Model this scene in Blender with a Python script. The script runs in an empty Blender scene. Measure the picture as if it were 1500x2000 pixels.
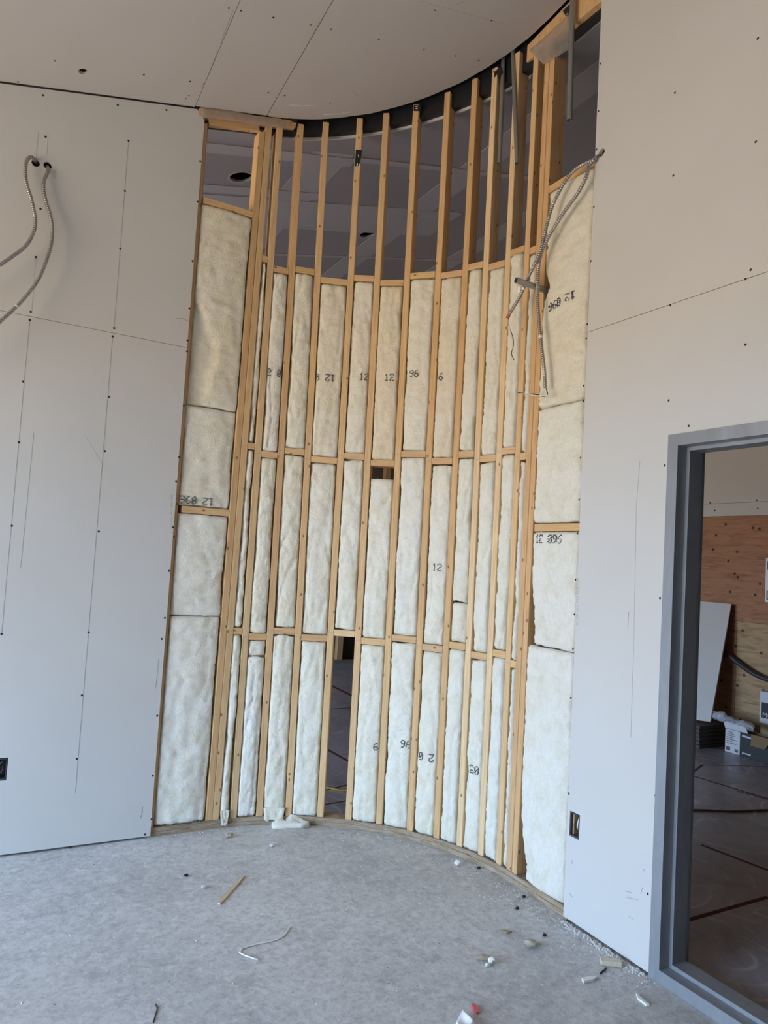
import bpy, bmesh, math, random
from mathutils import Vector, Matrix, noise
random.seed(7)
scene = bpy.context.scene
COL = scene.collection

# ---------------------------------------------------------------- camera
F, PX, PY, H = 1387.0, 750.0, 1000.0, 1.585
M = [[0.870545363401466, 0.08876351405257597, 0.48401633116378157],
     [-0.48793828724379906, 0.028234925061356553, 0.8724213528154658],
     [0.06377302017152083, -0.9956524632520213, 0.06789090011470661]]
cd = bpy.data.cameras.new('camera'); cam = bpy.data.objects.new('camera', cd); COL.objects.link(cam)
cd.sensor_fit = 'VERTICAL'; cd.sensor_height = 36.0; cd.lens = F / 2000 * 36.0
cd.clip_start = 0.02; cd.clip_end = 200
cam.matrix_world = Matrix(((M[0][0], -M[0][1], -M[0][2], 0), (M[1][0], -M[1][1], -M[1][2], 0),
                           (M[2][0], -M[2][1], -M[2][2], H), (0, 0, 0, 1)))
scene.camera = cam
CAM = Vector((0, 0, H))

# ---------------------------------------------------------------- world, light, exposure
w = bpy.data.worlds.new('sky'); scene.world = w; w.use_nodes = True
nt = w.node_tree; nt.nodes.clear()
wo = nt.nodes.new('ShaderNodeOutputWorld'); bg = nt.nodes.new('ShaderNodeBackground')
tc = nt.nodes.new('ShaderNodeTexCoord'); sx = nt.nodes.new('ShaderNodeSeparateXYZ')
rp = nt.nodes.new('ShaderNodeValToRGB')
nt.links.new(tc.outputs['Generated'], sx.inputs[0]); 
mp = nt.nodes.new('ShaderNodeMapRange'); mp.inputs[1].default_value = -1; mp.inputs[2].default_value = 1
nt.links.new(sx.outputs['Z'], mp.inputs[0]); nt.links.new(mp.outputs[0], rp.inputs[0])
e = rp.color_ramp.elements
e[0].position = 0.0; e[0].color = (0.40, 0.318, 0.215, 1)      # sunlit ground outside
e[1].position = 1.0; e[1].color = (0.40, 0.62, 1.0, 1)       # sky
a = e.new(0.495); a.color = (0.40, 0.318, 0.215, 1)
a = e.new(0.505); a.color = (0.53, 0.735, 1.0, 1)
nt.links.new(rp.outputs[0], bg.inputs[0]); bg.inputs[1].default_value = 16.0
nt.links.new(bg.outputs[0], wo.inputs[0])

XW, YW, ZH, YO = -3.6, -3.6, 2.7, 0.6     # rear edges of this room; open storefront at XW, from y = YO, up to height ZH
pl_ = bpy.data.lights.new('window_portal', 'AREA'); pl_.shape = 'RECTANGLE'; pl_.size = 4.04 - YO; pl_.size_y = ZH; pl_.cycles.is_portal = True
po_ = bpy.data.objects.new('window_portal', pl_); COL.objects.link(po_); po_.location = (XW, (4.04 + YO) / 2, ZH / 2)
po_.rotation_euler = (math.radians(90), 0, math.radians(-90))
pb_ = bpy.data.lights.new('added_opening_portal', 'AREA'); pb_.shape = 'RECTANGLE'; pb_.size = 5.2; pb_.size_y = 2.6; pb_.cycles.is_portal = True  # portal of an opening added to light the space behind
pq_ = bpy.data.objects.new('added_opening_portal', pb_); COL.objects.link(pq_); pq_.location = (-5.0, 6.9, 1.3); pq_.rotation_euler = po_.rotation_euler
vs = scene.view_settings
scene.display_settings.display_device = 'sRGB'
vs.view_transform = 'Standard'; vs.look = 'None'; vs.gamma = 1.0; vs.exposure = 0.2; vs.use_curve_mapping = False

# ---------------------------------------------------------------- plan of the place
XR, YL, R = 2.473, 4.056, 1.2            # stud faces: wall with doorway, wall with whips, curve radius
CX, CY = XR - R, YL - R
S1 = R * math.pi / 2
FW_X, FW_Y = XR - 0.016, YL - 0.016      # gypsum faces
SD = 0.092                               # stud depth
def fc(x, y): return 4.323 + 0.24 * x - 0.10 * y        # ceiling of this room
def bc(x, y=0): return 3.86 + 0.24 * x                  # ceiling of the space behind

def ray(px, py):
    v = ((px - PX), (py - PY), F)
    return Vector([sum(M[i][k] * v[k] for k in range(3)) for i in range(3)])
def on(px, py, n, c):
    d = ray(px, py); n = Vector(n); t = (c - n.dot(CAM)) / n.dot(d); return CAM + d * t
def ax(px, py, x): return on(px, py, (1, 0, 0), x)
def ay(px, py, y): return on(px, py, (0, 1, 0), y)
def az(px, py, z=0.0): return on(px, py, (0, 0, 1), z)
def afc(px, py, off=0.0): return on(px, py, (-0.24, 0.10, 1), 4.323 + off)
def abc(px, py): return on(px, py, (-0.24, 0, 1), 3.86)

def frame(s):
    """face point, tangent, outward normal of the stud line at arc length s"""
    if s < 0: return Vector((CX + s, YL, 0)), Vector((1, 0, 0)), Vector((0, 1, 0))
    if s > S1: return Vector((XR, CY - (s - S1), 0)), Vector((0, -1, 0)), Vector((1, 0, 0))
    t = math.pi / 2 - s / R
    n = Vector((math.cos(t), math.sin(t), 0))
    return Vector((CX, CY, 0)) + n * R, Vector((math.sin(t), -math.cos(t), 0)), n
def pp(s, d, z):
    p, t, n = frame(s); p = p + n * d; p.z = z; return p

# ---------------------------------------------------------------- materials
def mat(name): 
    m = bpy.data.materials.new(name); m.use_nodes = True
    n = m.node_tree; b = n.nodes['Principled BSDF']; return m, n, b
def ND(n, t, **kw):
    x = n.nodes.new(t)
    for k, v in kw.items():
        if k.startswith('i_'):
            key = k[2:]; x.inputs[int(key) if key.isdigit() else key].default_value = v
        else: setattr(x, k, v)
    return x
def ramp(n, src, stops):
    r = n.nodes.new('ShaderNodeValToRGB'); el = r.color_ramp.elements
    while len(el) < len(stops): el.new(0.5)
    for q, (p, c) in zip(el, stops):
        q.position = p; q.color = (c[0], c[1], c[2], 1) if hasattr(c, '__len__') else (c, c, c, 1)
    n.links.new(src, r.inputs[0]); return r.outputs[0]
def mix(n, f, a, b, mode='MIX'):
    x = n.nodes.new('ShaderNodeMix'); x.data_type = 'RGBA'; x.blend_type = mode
    for s_, v in ((x.inputs[0], f), (x.inputs[6], a), (x.inputs[7], b)):
        if isinstance(v, (int, float)): s_.default_value = v
        elif isinstance(v, tuple): s_.default_value = (v[0], v[1], v[2], 1)
        else: n.links.new(v, s_)
    return x.outputs[2]
def coords(n, scale=(1, 1, 1), kind='Object'):
    t = ND(n, 'ShaderNodeTexCoord'); m = ND(n, 'ShaderNodeMapping'); m.inputs['Scale'].default_value = scale
    n.links.new(t.outputs[kind], m.inputs[0]); return m.outputs[0]
def nz(n, vec, scale, detail=4, rough=0.55, dist=0.0):
    x = ND(n, 'ShaderNodeTexNoise'); x.inputs['Scale'].default_value = scale; x.inputs['Detail'].default_value = detail
    x.inputs['Roughness'].default_value = rough; x.inputs['Distortion'].default_value = dist
    n.links.new(vec, x.inputs['Vector']); return x.outputs[0]
def bump(n, b, h, strength, dist):
    x = ND(n, 'ShaderNodeBump'); x.inputs['Strength'].default_value = strength; x.inputs['Distance'].default_value = dist
    n.links.new(h, x.inputs['Height']); n.links.new(x.outputs[0], b.inputs['Normal'])
def flat(name, c, rough=0.6, metal=0.0, spec=0.5):
    m, n, b = mat(name); b.inputs['Base Color'].default_value = (*c, 1); b.inputs['Roughness'].default_value = rough
    b.inputs['Metallic'].default_value = metal; b.inputs['Specular IOR Level'].default_value = spec
    return m

def make_gypsum(name, base, var):
    m, n, b = mat(name); v = coords(n)
    c = ramp(n, nz(n, v, 1.6, 5), [(0.3, tuple(x * (1 - var) for x in base)), (0.7, base)])
    sc = nz(n, coords(n, (1, 1, 0.25)), 14, 6, 0.7, 1.2)
    c = mix(n, ramp(n, sc, [(0.68, 0.0), (0.78, 0.35)]), c, tuple(min(1, x * 1.2) for x in base))
    c = mix(n, ramp(n, nz(n, v, 900, 2), [(0.3, 0.0), (0.7, 0.10)]), c, tuple(x * 0.82 for x in base))
    n.links.new(c, b.inputs['Base Color']); b.inputs['Roughness'].default_value = 0.85
    b.inputs['Specular IOR Level'].default_value = 0.2
    bump(n, b, nz(n, v, 350, 3), 0.08, 0.002); return m
GYP = make_gypsum('gypsum_paper', (0.62, 0.61, 0.59), 0.05)
GYPC = make_gypsum('gypsum_paper_ceiling', (0.55, 0.51, 0.47), 0.05)
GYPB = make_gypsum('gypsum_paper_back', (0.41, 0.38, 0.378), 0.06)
MUD = make_gypsum('joint_compound', (0.56, 0.53, 0.52), 0.08)
CORE = flat('gypsum_core', (0.75, 0.74, 0.71), 0.9)

def make_wood(name, light, dark, tinted=True):
    m, n, b = mat(name)
    oi = ND(n, 'ShaderNodeObjectInfo')
    t = ND(n, 'ShaderNodeTexCoord'); add = ND(n, 'ShaderNodeVectorMath', operation='ADD')
    sc = ND(n, 'ShaderNodeVectorMath', operation='SCALE'); sc.inputs['Scale'].default_value = 37.0
    cmb = ND(n, 'ShaderNodeCombineXYZ')
    for k in range(3): n.links.new(oi.outputs['Random'], cmb.inputs[k])
    n.links.new(cmb.outputs[0], sc.inputs[0]); n.links.new(t.outputs['Object'], add.inputs[0]); n.links.new(sc.outputs[0], add.inputs[1])
    mp = ND(n, 'ShaderNodeMapping'); mp.inputs['Scale'].default_value = (1, 1, 0.06); n.links.new(add.outputs[0], mp.inputs[0])
    g = nz(n, mp.outputs[0], 95, 5, 0.6, 0.6)
    c = ramp(n, g, [(0.30, dark), (0.55, light), (0.8, tuple(min(1, x * 1.08) for x in light))])
    mp3 = ND(n, 'ShaderNodeMapping'); mp3.inputs['Scale'].default_value = (1, 1, 0.25); n.links.new(add.outputs[0], mp3.inputs[0])
    c = mix(n, ramp(n, nz(n, mp3.outputs[0], 6, 3), [(0.35, 0.0), (0.7, 0.45)]), c, tuple(x * 0.75 for x in light))
    vo = ND(n, 'ShaderNodeTexVoronoi'); mp2 = ND(n, 'ShaderNodeMapping'); mp2.inputs['Scale'].default_value = (1.6, 1.6, 1.0)
    n.links.new(add.outputs[0], mp2.inputs[0]); sp = ND(n, 'ShaderNodeSeparateXYZ'); cb_ = ND(n, 'ShaderNodeCombineXYZ'); sm_ = ND(n, 'ShaderNodeMath', operation='ADD')
    n.links.new(mp2.outputs[0], sp.inputs[0]); n.links.new(sp.outputs[0], sm_.inputs[0]); n.links.new(sp.outputs[1], sm_.inputs[1]); n.links.new(sm_.outputs[0], cb_.inputs[0]); n.links.new(sp.outputs[2], cb_.inputs[1])
    vo.voronoi_dimensions = '2D'; n.links.new(cb_.outputs[0], vo.inputs['Vector']); vo.inputs['Scale'].default_value = 4.6
    kn = ramp(n, vo.outputs['Distance'], [(0.022, 1.0), (0.055, 0.0)])
    c = mix(n, kn, c, (0.24, 0.125, 0.055))
    if tinted: c = mix(n, 1.0, c, oi.outputs['Color'], 'MULTIPLY')
    n.links.new(c, b.inputs['Base Color']); b.inputs['Roughness'].default_value = 0.7
    b.inputs['Specular IOR Level'].default_value = 0.25
    bump(n, b, g, 0.25, 0.002); return m
WOOD = make_wood('spruce_lumber', (0.73, 0.515, 0.295), (0.58, 0.375, 0.185))
def make_plate():
    m, n, b = mat('weathered_plate'); v = coords(n, (1, 1, 14))
    c = ramp(n, nz(n, v, 9, 7, 0.7, 0.6), [(0.3, (0.12, 0.085, 0.06)), (0.5, (0.34, 0.25, 0.165)), (0.7, (0.50, 0.40, 0.29))])
    c = mix(n, ramp(n, nz(n, coords(n), 14, 6, 0.7), [(0.5, 0.0), (0.68, 0.45)]), c, (0.42, 0.38, 0.34))
    n.links.new(c, b.inputs['Base Color']); b.inputs['Roughness'].default_value = 0.9; bump(n, b, nz(n, v, 20, 5), 0.4, 0.004); return m
PLY = make_plate()

def make_plywood(name, base, dark):
    m, n, b = mat(name); v = coords(n, (1, 0.12, 1))
    g = nz(n, v, 26, 6, 0.62, 1.4)
    c = ramp(n, g, [(0.3, dark), (0.52, base), (0.75, tuple(x * 1.15 for x in base))])
    vo = ND(n, 'ShaderNodeTexVoronoi'); sp = ND(n, 'ShaderNodeSeparateXYZ'); cb_ = ND(n, 'ShaderNodeCombineXYZ'); n.links.new(coords(n), sp.inputs[0]); n.links.new(sp.outputs[1], cb_.inputs[0]); n.links.new(sp.outputs[2], cb_.inputs[1])
    vo.voronoi_dimensions = '2D'; n.links.new(cb_.outputs[0], vo.inputs['Vector']); vo.inputs['Scale'].default_value = 4.5
    c = mix(n, ramp(n, vo.outputs['Distance'], [(0.04, 1.0), (0.085, 0.0)]), c, (0.05, 0.025, 0.015))
    n.links.new(c, b.inputs['Base Color']); b.inputs['Roughness'].default_value = 0.75
    bump(n, b, g, 0.2, 0.003); return m
PLYR = make_plywood('red_plywood', (0.40, 0.20, 0.105), (0.25, 0.11, 0.055))
PLYY = make_plywood('yellow_plywood', (0.44, 0.30, 0.165), (0.26, 0.16, 0.08))

def make_batt():
    m, n, b = mat('fibreglass_batt'); oi = ND(n, 'ShaderNodeObjectInfo'); v = coords(n)
    c = ramp(n, nz(n, v, 9, 6, 0.65), [(0.28, (0.85, 0.79, 0.645)), (0.5, (0.93, 0.905, 0.80)), (0.72, (0.96, 0.945, 0.88))])
    st = ramp(n, nz(n, coords(n, (1, 1, 0.5)), 3.2, 5, 0.6, 0.8), [(0.42, 0.0), (0.72, 0.9)])
    c = mix(n, st, c, mix(n, 1.0, c, oi.outputs['Color'], 'MULTIPLY'))
    c = mix(n, 0.55, c, mix(n, 1.0, c, oi.outputs['Color'], 'MULTIPLY'))
    n.links.new(c, b.inputs['Base Color']); b.inputs['Roughness'].default_value = 1.0
    b.inputs['Specular IOR Level'].default_value = 0.0; b.inputs['Sheen Weight'].default_value = 0.15
    f1 = nz(n, coords(n, (1, 1, 0.8)), 38, 9, 0.75, 2.2)
    bump(n, b, f1, 0.8, 0.011); return m
BATT = make_batt()

def make_concrete():
    m, n, b = mat('dusty_concrete'); v = coords(n)
    c = ramp(n, nz(n, v, 1.1, 7, 0.62, 0.4), [(0.28, (0.42, 0.415, 0.415)), (0.5, (0.55, 0.545, 0.54)), (0.72, (0.65, 0.64, 0.63))])
    c = mix(n, ramp(n, nz(n, coords(n, (1, 1, 1)), 7, 8, 0.72, 0.9), [(0.45, 0.0), (0.75, 0.75)]), c, (0.60, 0.60, 0.605))
    c = mix(n, ramp(n, nz(n, coords(n, (1, 1.3, 1)), 6, 9, 0.78, 0.5), [(0.50, 0.0), (0.72, 0.75)]), c, (0.27, 0.27, 0.275))
    c = mix(n, ramp(n, nz(n, v, 34, 8, 0.8, 0.4), [(0.46, 0.0), (0.66, 0.75)]), c, (0.30, 0.30, 0.31))
    c = mix(n, ramp(n, nz(n, coords(n, (1.2, 1, 1)), 21, 8, 0.8, 0.8), [(0.5, 0.0), (0.68, 0.8)]), c, (0.72, 0.715, 0.71))
    c = mix(n, ramp(n, nz(n, v, 0.55, 3), [(0.52, 0.0), (0.68, 0.35)]), c, (0.47, 0.42, 0.385))
    c = mix(n, ramp(n, nz(n, v, 240, 3, 0.7), [(0.62, 0.0), (0.70, 0.55)]), c, (0.27, 0.27, 0.275))
    c = mix(n, ramp(n, nz(n, v, 170, 2, 0.6), [(0.68, 0.0), (0.74, 0.7)]), c, (0.76, 0.755, 0.74))
    n.links.new(c, b.inputs['Base Color']); b.inputs['Roughness'].default_value = 0.75; b.inputs['Specular IOR Level'].default_value = 0.3
    bump(n, b, nz(n, v, 60, 8, 0.7), 0.18, 0.004); return m
CONC = make_concrete()

def make_backfloor():
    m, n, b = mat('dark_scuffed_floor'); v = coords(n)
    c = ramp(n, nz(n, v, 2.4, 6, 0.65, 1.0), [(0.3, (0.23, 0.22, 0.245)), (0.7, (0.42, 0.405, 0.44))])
    vo = ND(n, 'ShaderNodeTexVoronoi'); n.links.new(coords(n, (1.0, 1.0, 1)), vo.inputs['Vector']); vo.inputs['Scale'].default_value = 1.5
    wv = ND(n, 'ShaderNodeMath', operation='SINE'); ml = ND(n, 'ShaderNodeMath', operation='MULTIPLY'); ml.inputs[1].default_value = 42
    n.links.new(vo.outputs['Distance'], ml.inputs[0]); n.links.new(ml.outputs[0], wv.inputs[0])
    r1 = ramp(n, wv.outputs[0], [(0.75, 0.0), (0.95, 1.0)])
    r2 = ramp(n, nz(n, v, 3.0, 4, 0.6), [(0.45, 0.0), (0.62, 0.5)])
    c = mix(n, mix(n, 1.0, r1, r2, 'MULTIPLY'), c, (0.72, 0.71, 0.73))
    c = mix(n, ramp(n, nz(n, coords(n, (3, 0.7, 1)), 8, 7, 0.75, 1.5), [(0.54, 0.0), (0.72, 0.5)]), c, (0.70, 0.69, 0.72))
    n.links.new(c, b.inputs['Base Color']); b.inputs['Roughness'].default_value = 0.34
    bump(n, b, nz(n, v, 25, 5), 0.15, 0.004); return m
BFLOOR = make_backfloor()

def make_steel(name, c1, c2, rough, metal):
    m, n, b = mat(name); v = coords(n, (1, 1, 0.4))
    c = ramp(n, nz(n, v, 5, 7, 0.7, 1.0), [(0.3, c1), (0.7, c2)])
    c = mix(n, ramp(n, nz(n, coords(n), 30, 6, 0.7, 2.0), [(0.66, 0.0), (0.76, 0.4)]), c, tuple(min(1, x * 1.5) for x in c2))
    n.links.new(c, b.inputs['Base Color']); b.inputs['Roughness'].default_value = rough; b.inputs['Metallic'].default_value = metal
    return m
PRIMER = make_steel('primed_steel', (0.235, 0.25, 0.275), (0.32, 0.34, 0.365), 0.42, 0.25)
EMT = make_steel('galvanised_tube', (0.30, 0.31, 0.31), (0.42, 0.43, 0.42), 0.4, 0.7)
ARMOUR = make_steel('armoured_cable', (0.36, 0.34, 0.34), (0.52, 0.50, 0.49), 0.38, 0.8)
GROOVE_SHADE = flat('armour_groove_shade', (0.13, 0.12, 0.12), 0.6, 0.3)  # dark colour paints in the shade between the cable ribs
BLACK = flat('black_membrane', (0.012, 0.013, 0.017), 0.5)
DARK = flat('dark_screw', (0.02, 0.02, 0.022), 0.5, 0.3)
PENCIL = flat('pencil_mark', (0.34, 0.335, 0.33), 0.9)
INK = flat('ink', (0.13, 0.135, 0.15), 0.9, 0, 0.1)
WIREB = flat('black_wire', (0.015, 0.015, 0.015), 0.4)
WIREW = flat('white_wire', (0.8, 0.8, 0.78), 0.4)
RED = flat('red_plastic', (0.55, 0.05, 0.03), 0.5)
WHITE = flat('white_paper', (0.82, 0.82, 0.82), 0.8)
CARD = flat('cardboard', (0.33, 0.23, 0.13), 0.85)
CHALK = flat('red_marking', (0.10, 0.022, 0.026), 0.8)
ORANGE = flat('yellow_cord', (0.55, 0.33, 0.05), 0.6)
BROWN = flat('brown_cord', (0.16, 0.09, 0.04), 0.7)
STONE = flat('grey_crumb', (0.58, 0.57, 0.56), 0.9)
PALE = flat('pale_chip', (0.80, 0.79, 0.76), 0.9)
DEBR = flat('brown_debris', (0.36, 0.27, 0.19), 0.9)
PINK = flat('red_wrapper', (0.62, 0.10, 0.12), 0.5)
def make_film():
    m, n, b = mat('poly_film'); out = n.nodes['Material Output']
    tr = ND(n, 'ShaderNodeBsdfTransparent'); tl = ND(n, 'ShaderNodeBsdfTranslucent'); df = ND(n, 'ShaderNodeBsdfDiffuse')
    tl.inputs[0].default_value = (0.75, 0.70, 0.67, 1); df.inputs[0].default_value = (0.62, 0.57, 0.55, 1)
    m1 = ND(n, 'ShaderNodeMixShader'); m1.inputs[0].default_value = 0.5; m2 = ND(n, 'ShaderNodeMixShader')
    n.links.new(tl.outputs[0], m1.inputs[1]); n.links.new(df.outputs[0], m1.inputs[2])
    n.links.new(ramp(n, nz(n, coords(n), 7, 4), [(0.3, 0.32), (0.7, 0.68)]), m2.inputs[0])
    n.links.new(tr.outputs[0], m2.inputs[1]); n.links.new(m1.outputs[0], m2.inputs[2]); n.links.new(m2.outputs[0], out.inputs[0])
    return m
FILM = make_film()

# ---------------------------------------------------------------- helpers
def link(name, me, m, parent=None):
    o = bpy.data.objects.new(name, me); COL.objects.link(o)
    if m is not None and me is not None:
        for q in (m if isinstance(m, (list, tuple)) else [m]): me.materials.append(q)
    if parent is not None: o.parent = parent
    return o
def tag(o, label=None, cat=None, group=None, kind=None):
    for k, v in (('label', label), ('category', cat), ('group', group), ('kind', kind)):
        if v: o[k] = v
    return o
def empty(name, loc=(0, 0, 0)):
    o = bpy.data.objects.new(name, None); COL.objects.link(o); o.location = loc; o.empty_display_size = 0.1; return o
def mesh(name, verts, faces, smooth=False):
    me = bpy.data.meshes.new(name); me.from_pydata([tuple(v) for v in verts], [], faces); me.update()
    bm = bmesh.new(); bm.from_mesh(me); bmesh.ops.recalc_face_normals(bm, faces=bm.faces); bm.to_mesh(me); bm.free()
    if smooth:
        for p in me.polygons: p.use_smooth = True
    return me
def boxmesh(name, lo, hi, bev=0.0):
    bm = bmesh.new(); bmesh.ops.create_cube(bm, size=1)
    for v in bm.verts:
        for k in range(3): v.co[k] = (lo[k] + hi[k]) / 2 + v.co[k] * (hi[k] - lo[k])
    if bev: bmesh.ops.bevel(bm, geom=bm.edges[:], offset=bev, segments=1, affect='EDGES')
    me = bpy.data.meshes.new(name); bm.to_mesh(me); bm.free(); return me
def box(name, lo, hi, m, parent=None, bev=0.0): return link(name, boxmesh(name, lo, hi, bev), m, parent)
def prism(name, pts, off, m, parent=None):
    """extrude a planar outline by a vector"""
    n = len(pts); off = Vector(off)
    v = [Vector(p) for p in pts] + [Vector(p) + off for p in pts]
    f = [tuple(range(n)), tuple(range(2 * n - 1, n - 1, -1))] + [(i, (i + 1) % n, n + (i + 1) % n, n + i) for i in range(n)]
    return link(name, mesh(name, v, f), m, parent)
def board(name, p0, p1, tdir, wid, dep, m, parent, color=(1, 1, 1, 1), front=True, bev=0.0025):
    """lumber whose front-face centre line runs p0 to p1; local z is its length, local y points into the wall"""
    p0, p1 = Vector(p0), Vector(p1); z = (p1 - p0); L = z.length; z.normalize()
    t = Vector(tdir); t = (t - z * t.dot(z)).normalized(); y = z.cross(t)
    me = boxmesh(name, (-wid / 2, 0, 0), (wid / 2, dep, L), bev)
    o = link(name, me, m, parent)
    o.matrix_world = Matrix(((t.x, y.x, z.x, p0.x), (t.y, y.y, z.y, p0.y), (t.z, y.z, z.z, p0.z), (0, 0, 0, 1)))
    o.color = color; return o
def crom(pts, step):
    pts = [Vector(p) for p in pts]; P = [pts[0] * 2 - pts[1]] + pts + [pts[-1] * 2 - pts[-2]]; out = []
    for i in range(1, len(P) - 2):
        a, b, c, d = P[i - 1:i + 3]; k = max(1, int((c - b).length / step))
        for j in range(k):
            t = j / k
            out.append(0.5 * ((2 * b) + (c - a) * t + (2 * a - 5 * b + 4 * c - d) * t * t + (3 * b - a - 3 * c + d) * t ** 3))
    out.append(pts[-1]); return out
def tubemesh(name, pts, rad, seg=8, hollow=False):
    n = len(pts); V = []; Fc = []
    up = Vector((0.31, 0.17, 0.93))
    for i, p in enumerate(pts):
        t = (pts[min(n - 1, i + 1)] - pts[max(0, i - 1)]).normalized()
        u = (up - t * up.dot(t)).normalized(); up = u; v = t.cross(u); r = rad(i) if callable(rad) else rad
        for k in range(seg):
            a_ = 2 * math.pi * k / seg; V.append(p + (u * math.cos(a_) + v * math.sin(a_)) * r)
    for i in range(n - 1):
        for k in range(seg):
            k2 = (k + 1) % seg; Fc.append((i * seg + k, i * seg + k2, (i + 1) * seg + k2, (i + 1) * seg + k))
    if not hollow:
        Fc.append(tuple(range(seg - 1, -1, -1))); Fc.append(tuple((n - 1) * seg + k for k in range(seg)))
    return mesh(name, V, Fc, True)
def tube(name, pts, rad, m, parent=None, seg=8): return link(name, tubemesh(name, pts, rad, seg), m, parent)
def pipe(name, p0, p1, ro, ri, m, parent=None, seg=20):
    """open hollow pipe"""
    p0, p1 = Vector(p0), Vector(p1); t = (p1 - p0).normalized(); u = t.orthogonal().normalized(); v = t.cross(u)
    V = []; 
    for (p, r) in ((p0, ro), (p1, ro), (p1, ri), (p0, ri)):
        for k in range(seg):
            a_ = 2 * math.pi * k / seg; V.append(p + (u * math.cos(a_) + v * math.sin(a_)) * r)
    Fc = []
    for i in range(4):
        for k in range(seg):
            k2 = (k + 1) % seg; j = (i + 1) % 4; Fc.append((i * seg + k, i * seg + k2, j * seg + k2, j * seg + k))
    me = mesh(name, V, Fc)
    return link(name, me, m, parent)
def cut(o, lo_pts_list):
    """boolean holes: list of (centre, axis, radius or (hx, hy, hz))"""
    for (c, axis, r) in lo_pts_list:
        bm = bmesh.new()
        if isinstance(r, (tuple, list)):
            bmesh.ops.create_cube(bm, size=1)
            for v in bm.verts: v.co = Vector((v.co.x * 2 * r[0], v.co.y * 2 * r[1], v.co.z * 2 * r[2])) + Vector(c)
        else:
            bmesh.ops.create_cone(bm, cap_ends=True, segments=22, radius1=r, radius2=r, depth=0.3)
            q = Vector((0, 0, 1)).rotation_difference(Vector(axis)).to_matrix()
            for v in bm.verts: v.co = q @ v.co + Vector(c)
        me = bpy.data.meshes.new('cutter'); bm.to_mesh(me); bm.free()
        k = bpy.data.objects.new('cutter', me); COL.objects.link(k)
        md = o.modifiers.new('hole', 'BOOLEAN'); md.object = k; md.operation = 'DIFFERENCE'; md.solver = 'EXACT'
        bpy.context.view_layer.update()
        new = bpy.data.meshes.new_from_object(o.evaluated_get(bpy.context.evaluated_depsgraph_get()))
        o.modifiers.clear(); old = o.data; o.data = new; bpy.data.objects.remove(k)
def quadstrips(name, segs, n, m, parent, kind=None):
    """thin raised strips (a, b, width) lying on a surface with normal n"""
    V = []; Fc = []; n = Vector(n).normalized()
    for (a_, b_, wd) in segs:
        wd = wd * (0.75 if m is PENCIL else 1.0)
        a_, b_ = Vector(a_), Vector(b_); t = (b_ - a_).normalized(); sd = t.cross(n) * wd / 2; i = len(V)
        V += [a_ - sd, a_ + sd, b_ + sd, b_ - sd]; V += [q + n * 0.0006 for q in (a_ - sd, a_ + sd, b_ + sd, b_ - sd)]
        Fc += [(i + 4, i + 5, i + 6, i + 7), (i, i + 1, i + 5, i + 4), (i + 1, i + 2, i + 6, i + 5), (i + 2, i + 3, i + 7, i + 6), (i + 3, i, i + 4, i + 7)]
    o = link(name, mesh(name, V, Fc), m, parent)
    if kind: o['kind'] = kind
    return o
def discs(name, pts, n, r, m, parent, kind='stuff'):
    V = []; Fc = []; n = Vector(n).normalized(); u = n.orthogonal().normalized(); v = n.cross(u)
    for p in pts:
        i = len(V); p = Vector(p)
        for h in (0.0, 0.0012):
            for k in range(8):
                a_ = math.pi * k / 4; V.append(p + n * h + (u * math.cos(a_) + v * math.sin(a_)) * r * (1 - h * 200))
        Fc.append(tuple(i + 8 + k for k in range(8)))
        for k in range(8): Fc.append((i + k, i + (k + 1) % 8, i + 8 + (k + 1) % 8, i + 8 + k))
    o = link(name, mesh(name, V, Fc), m, parent); o['kind'] = kind; return o
def lump(name, c, size, m, parent=None, seed=0, rot=0.0, sub=2, rough=0.5):
    """irregular crumb resting on the floor"""
    bm = bmesh.new(); bmesh.ops.create_icosphere(bm, subdivisions=sub, radius=1)
    q = Matrix.Rotation(rot, 3, 'Z')
    for v in bm.verts:
        k = 1 + rough * noise.noise(v.co * 1.4 + Vector((seed * 3.1, seed * 1.7, 0)))
        v.co = q @ Vector((v.co.x * size[0] * k, v.co.y * size[1] * k, v.co.z * size[2] * k))
    zmin = min(v.co.z for v in bm.verts)
    for v in bm.verts: v.co += Vector((0, 0, -zmin))
    me = bpy.data.meshes.new(name); bm.to_mesh(me); bm.free()
    o = link(name, me, m, parent); o.location = c; return o

# ---------------------------------------------------------------- floors and shells
PXW, BYW = 6.5, 9.6        # plywood wall and far wall of the space behind
def outline(d, z=0.0, n=40, s0=-5.2, s1=S1 + 6.5):
    return [pp(s0, d, z)] + [pp(S1 * i / n, d, z) for i in range(n + 1)] + [pp(s1, d, z)]
pts = outline(0.07); pts[0].x = XW - 0.1; pts[-1].y = YW
fl = prism('floor', pts + [Vector((XW - 0.1, YW, 0))], (0, 0, -0.12), CONC)
tag(fl, 'dusty grey concrete floor slab in front of the curved wall', 'floor', kind='structure')
pts = outline(0.0705); pts[0].x = -5.0; pts[-1].y = -4.0
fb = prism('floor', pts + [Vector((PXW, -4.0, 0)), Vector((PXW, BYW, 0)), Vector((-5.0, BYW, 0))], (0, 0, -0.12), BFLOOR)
tag(fb, 'dark scuffed floor of the unlit space behind the studs and doorway', 'floor', kind='structure')

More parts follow.
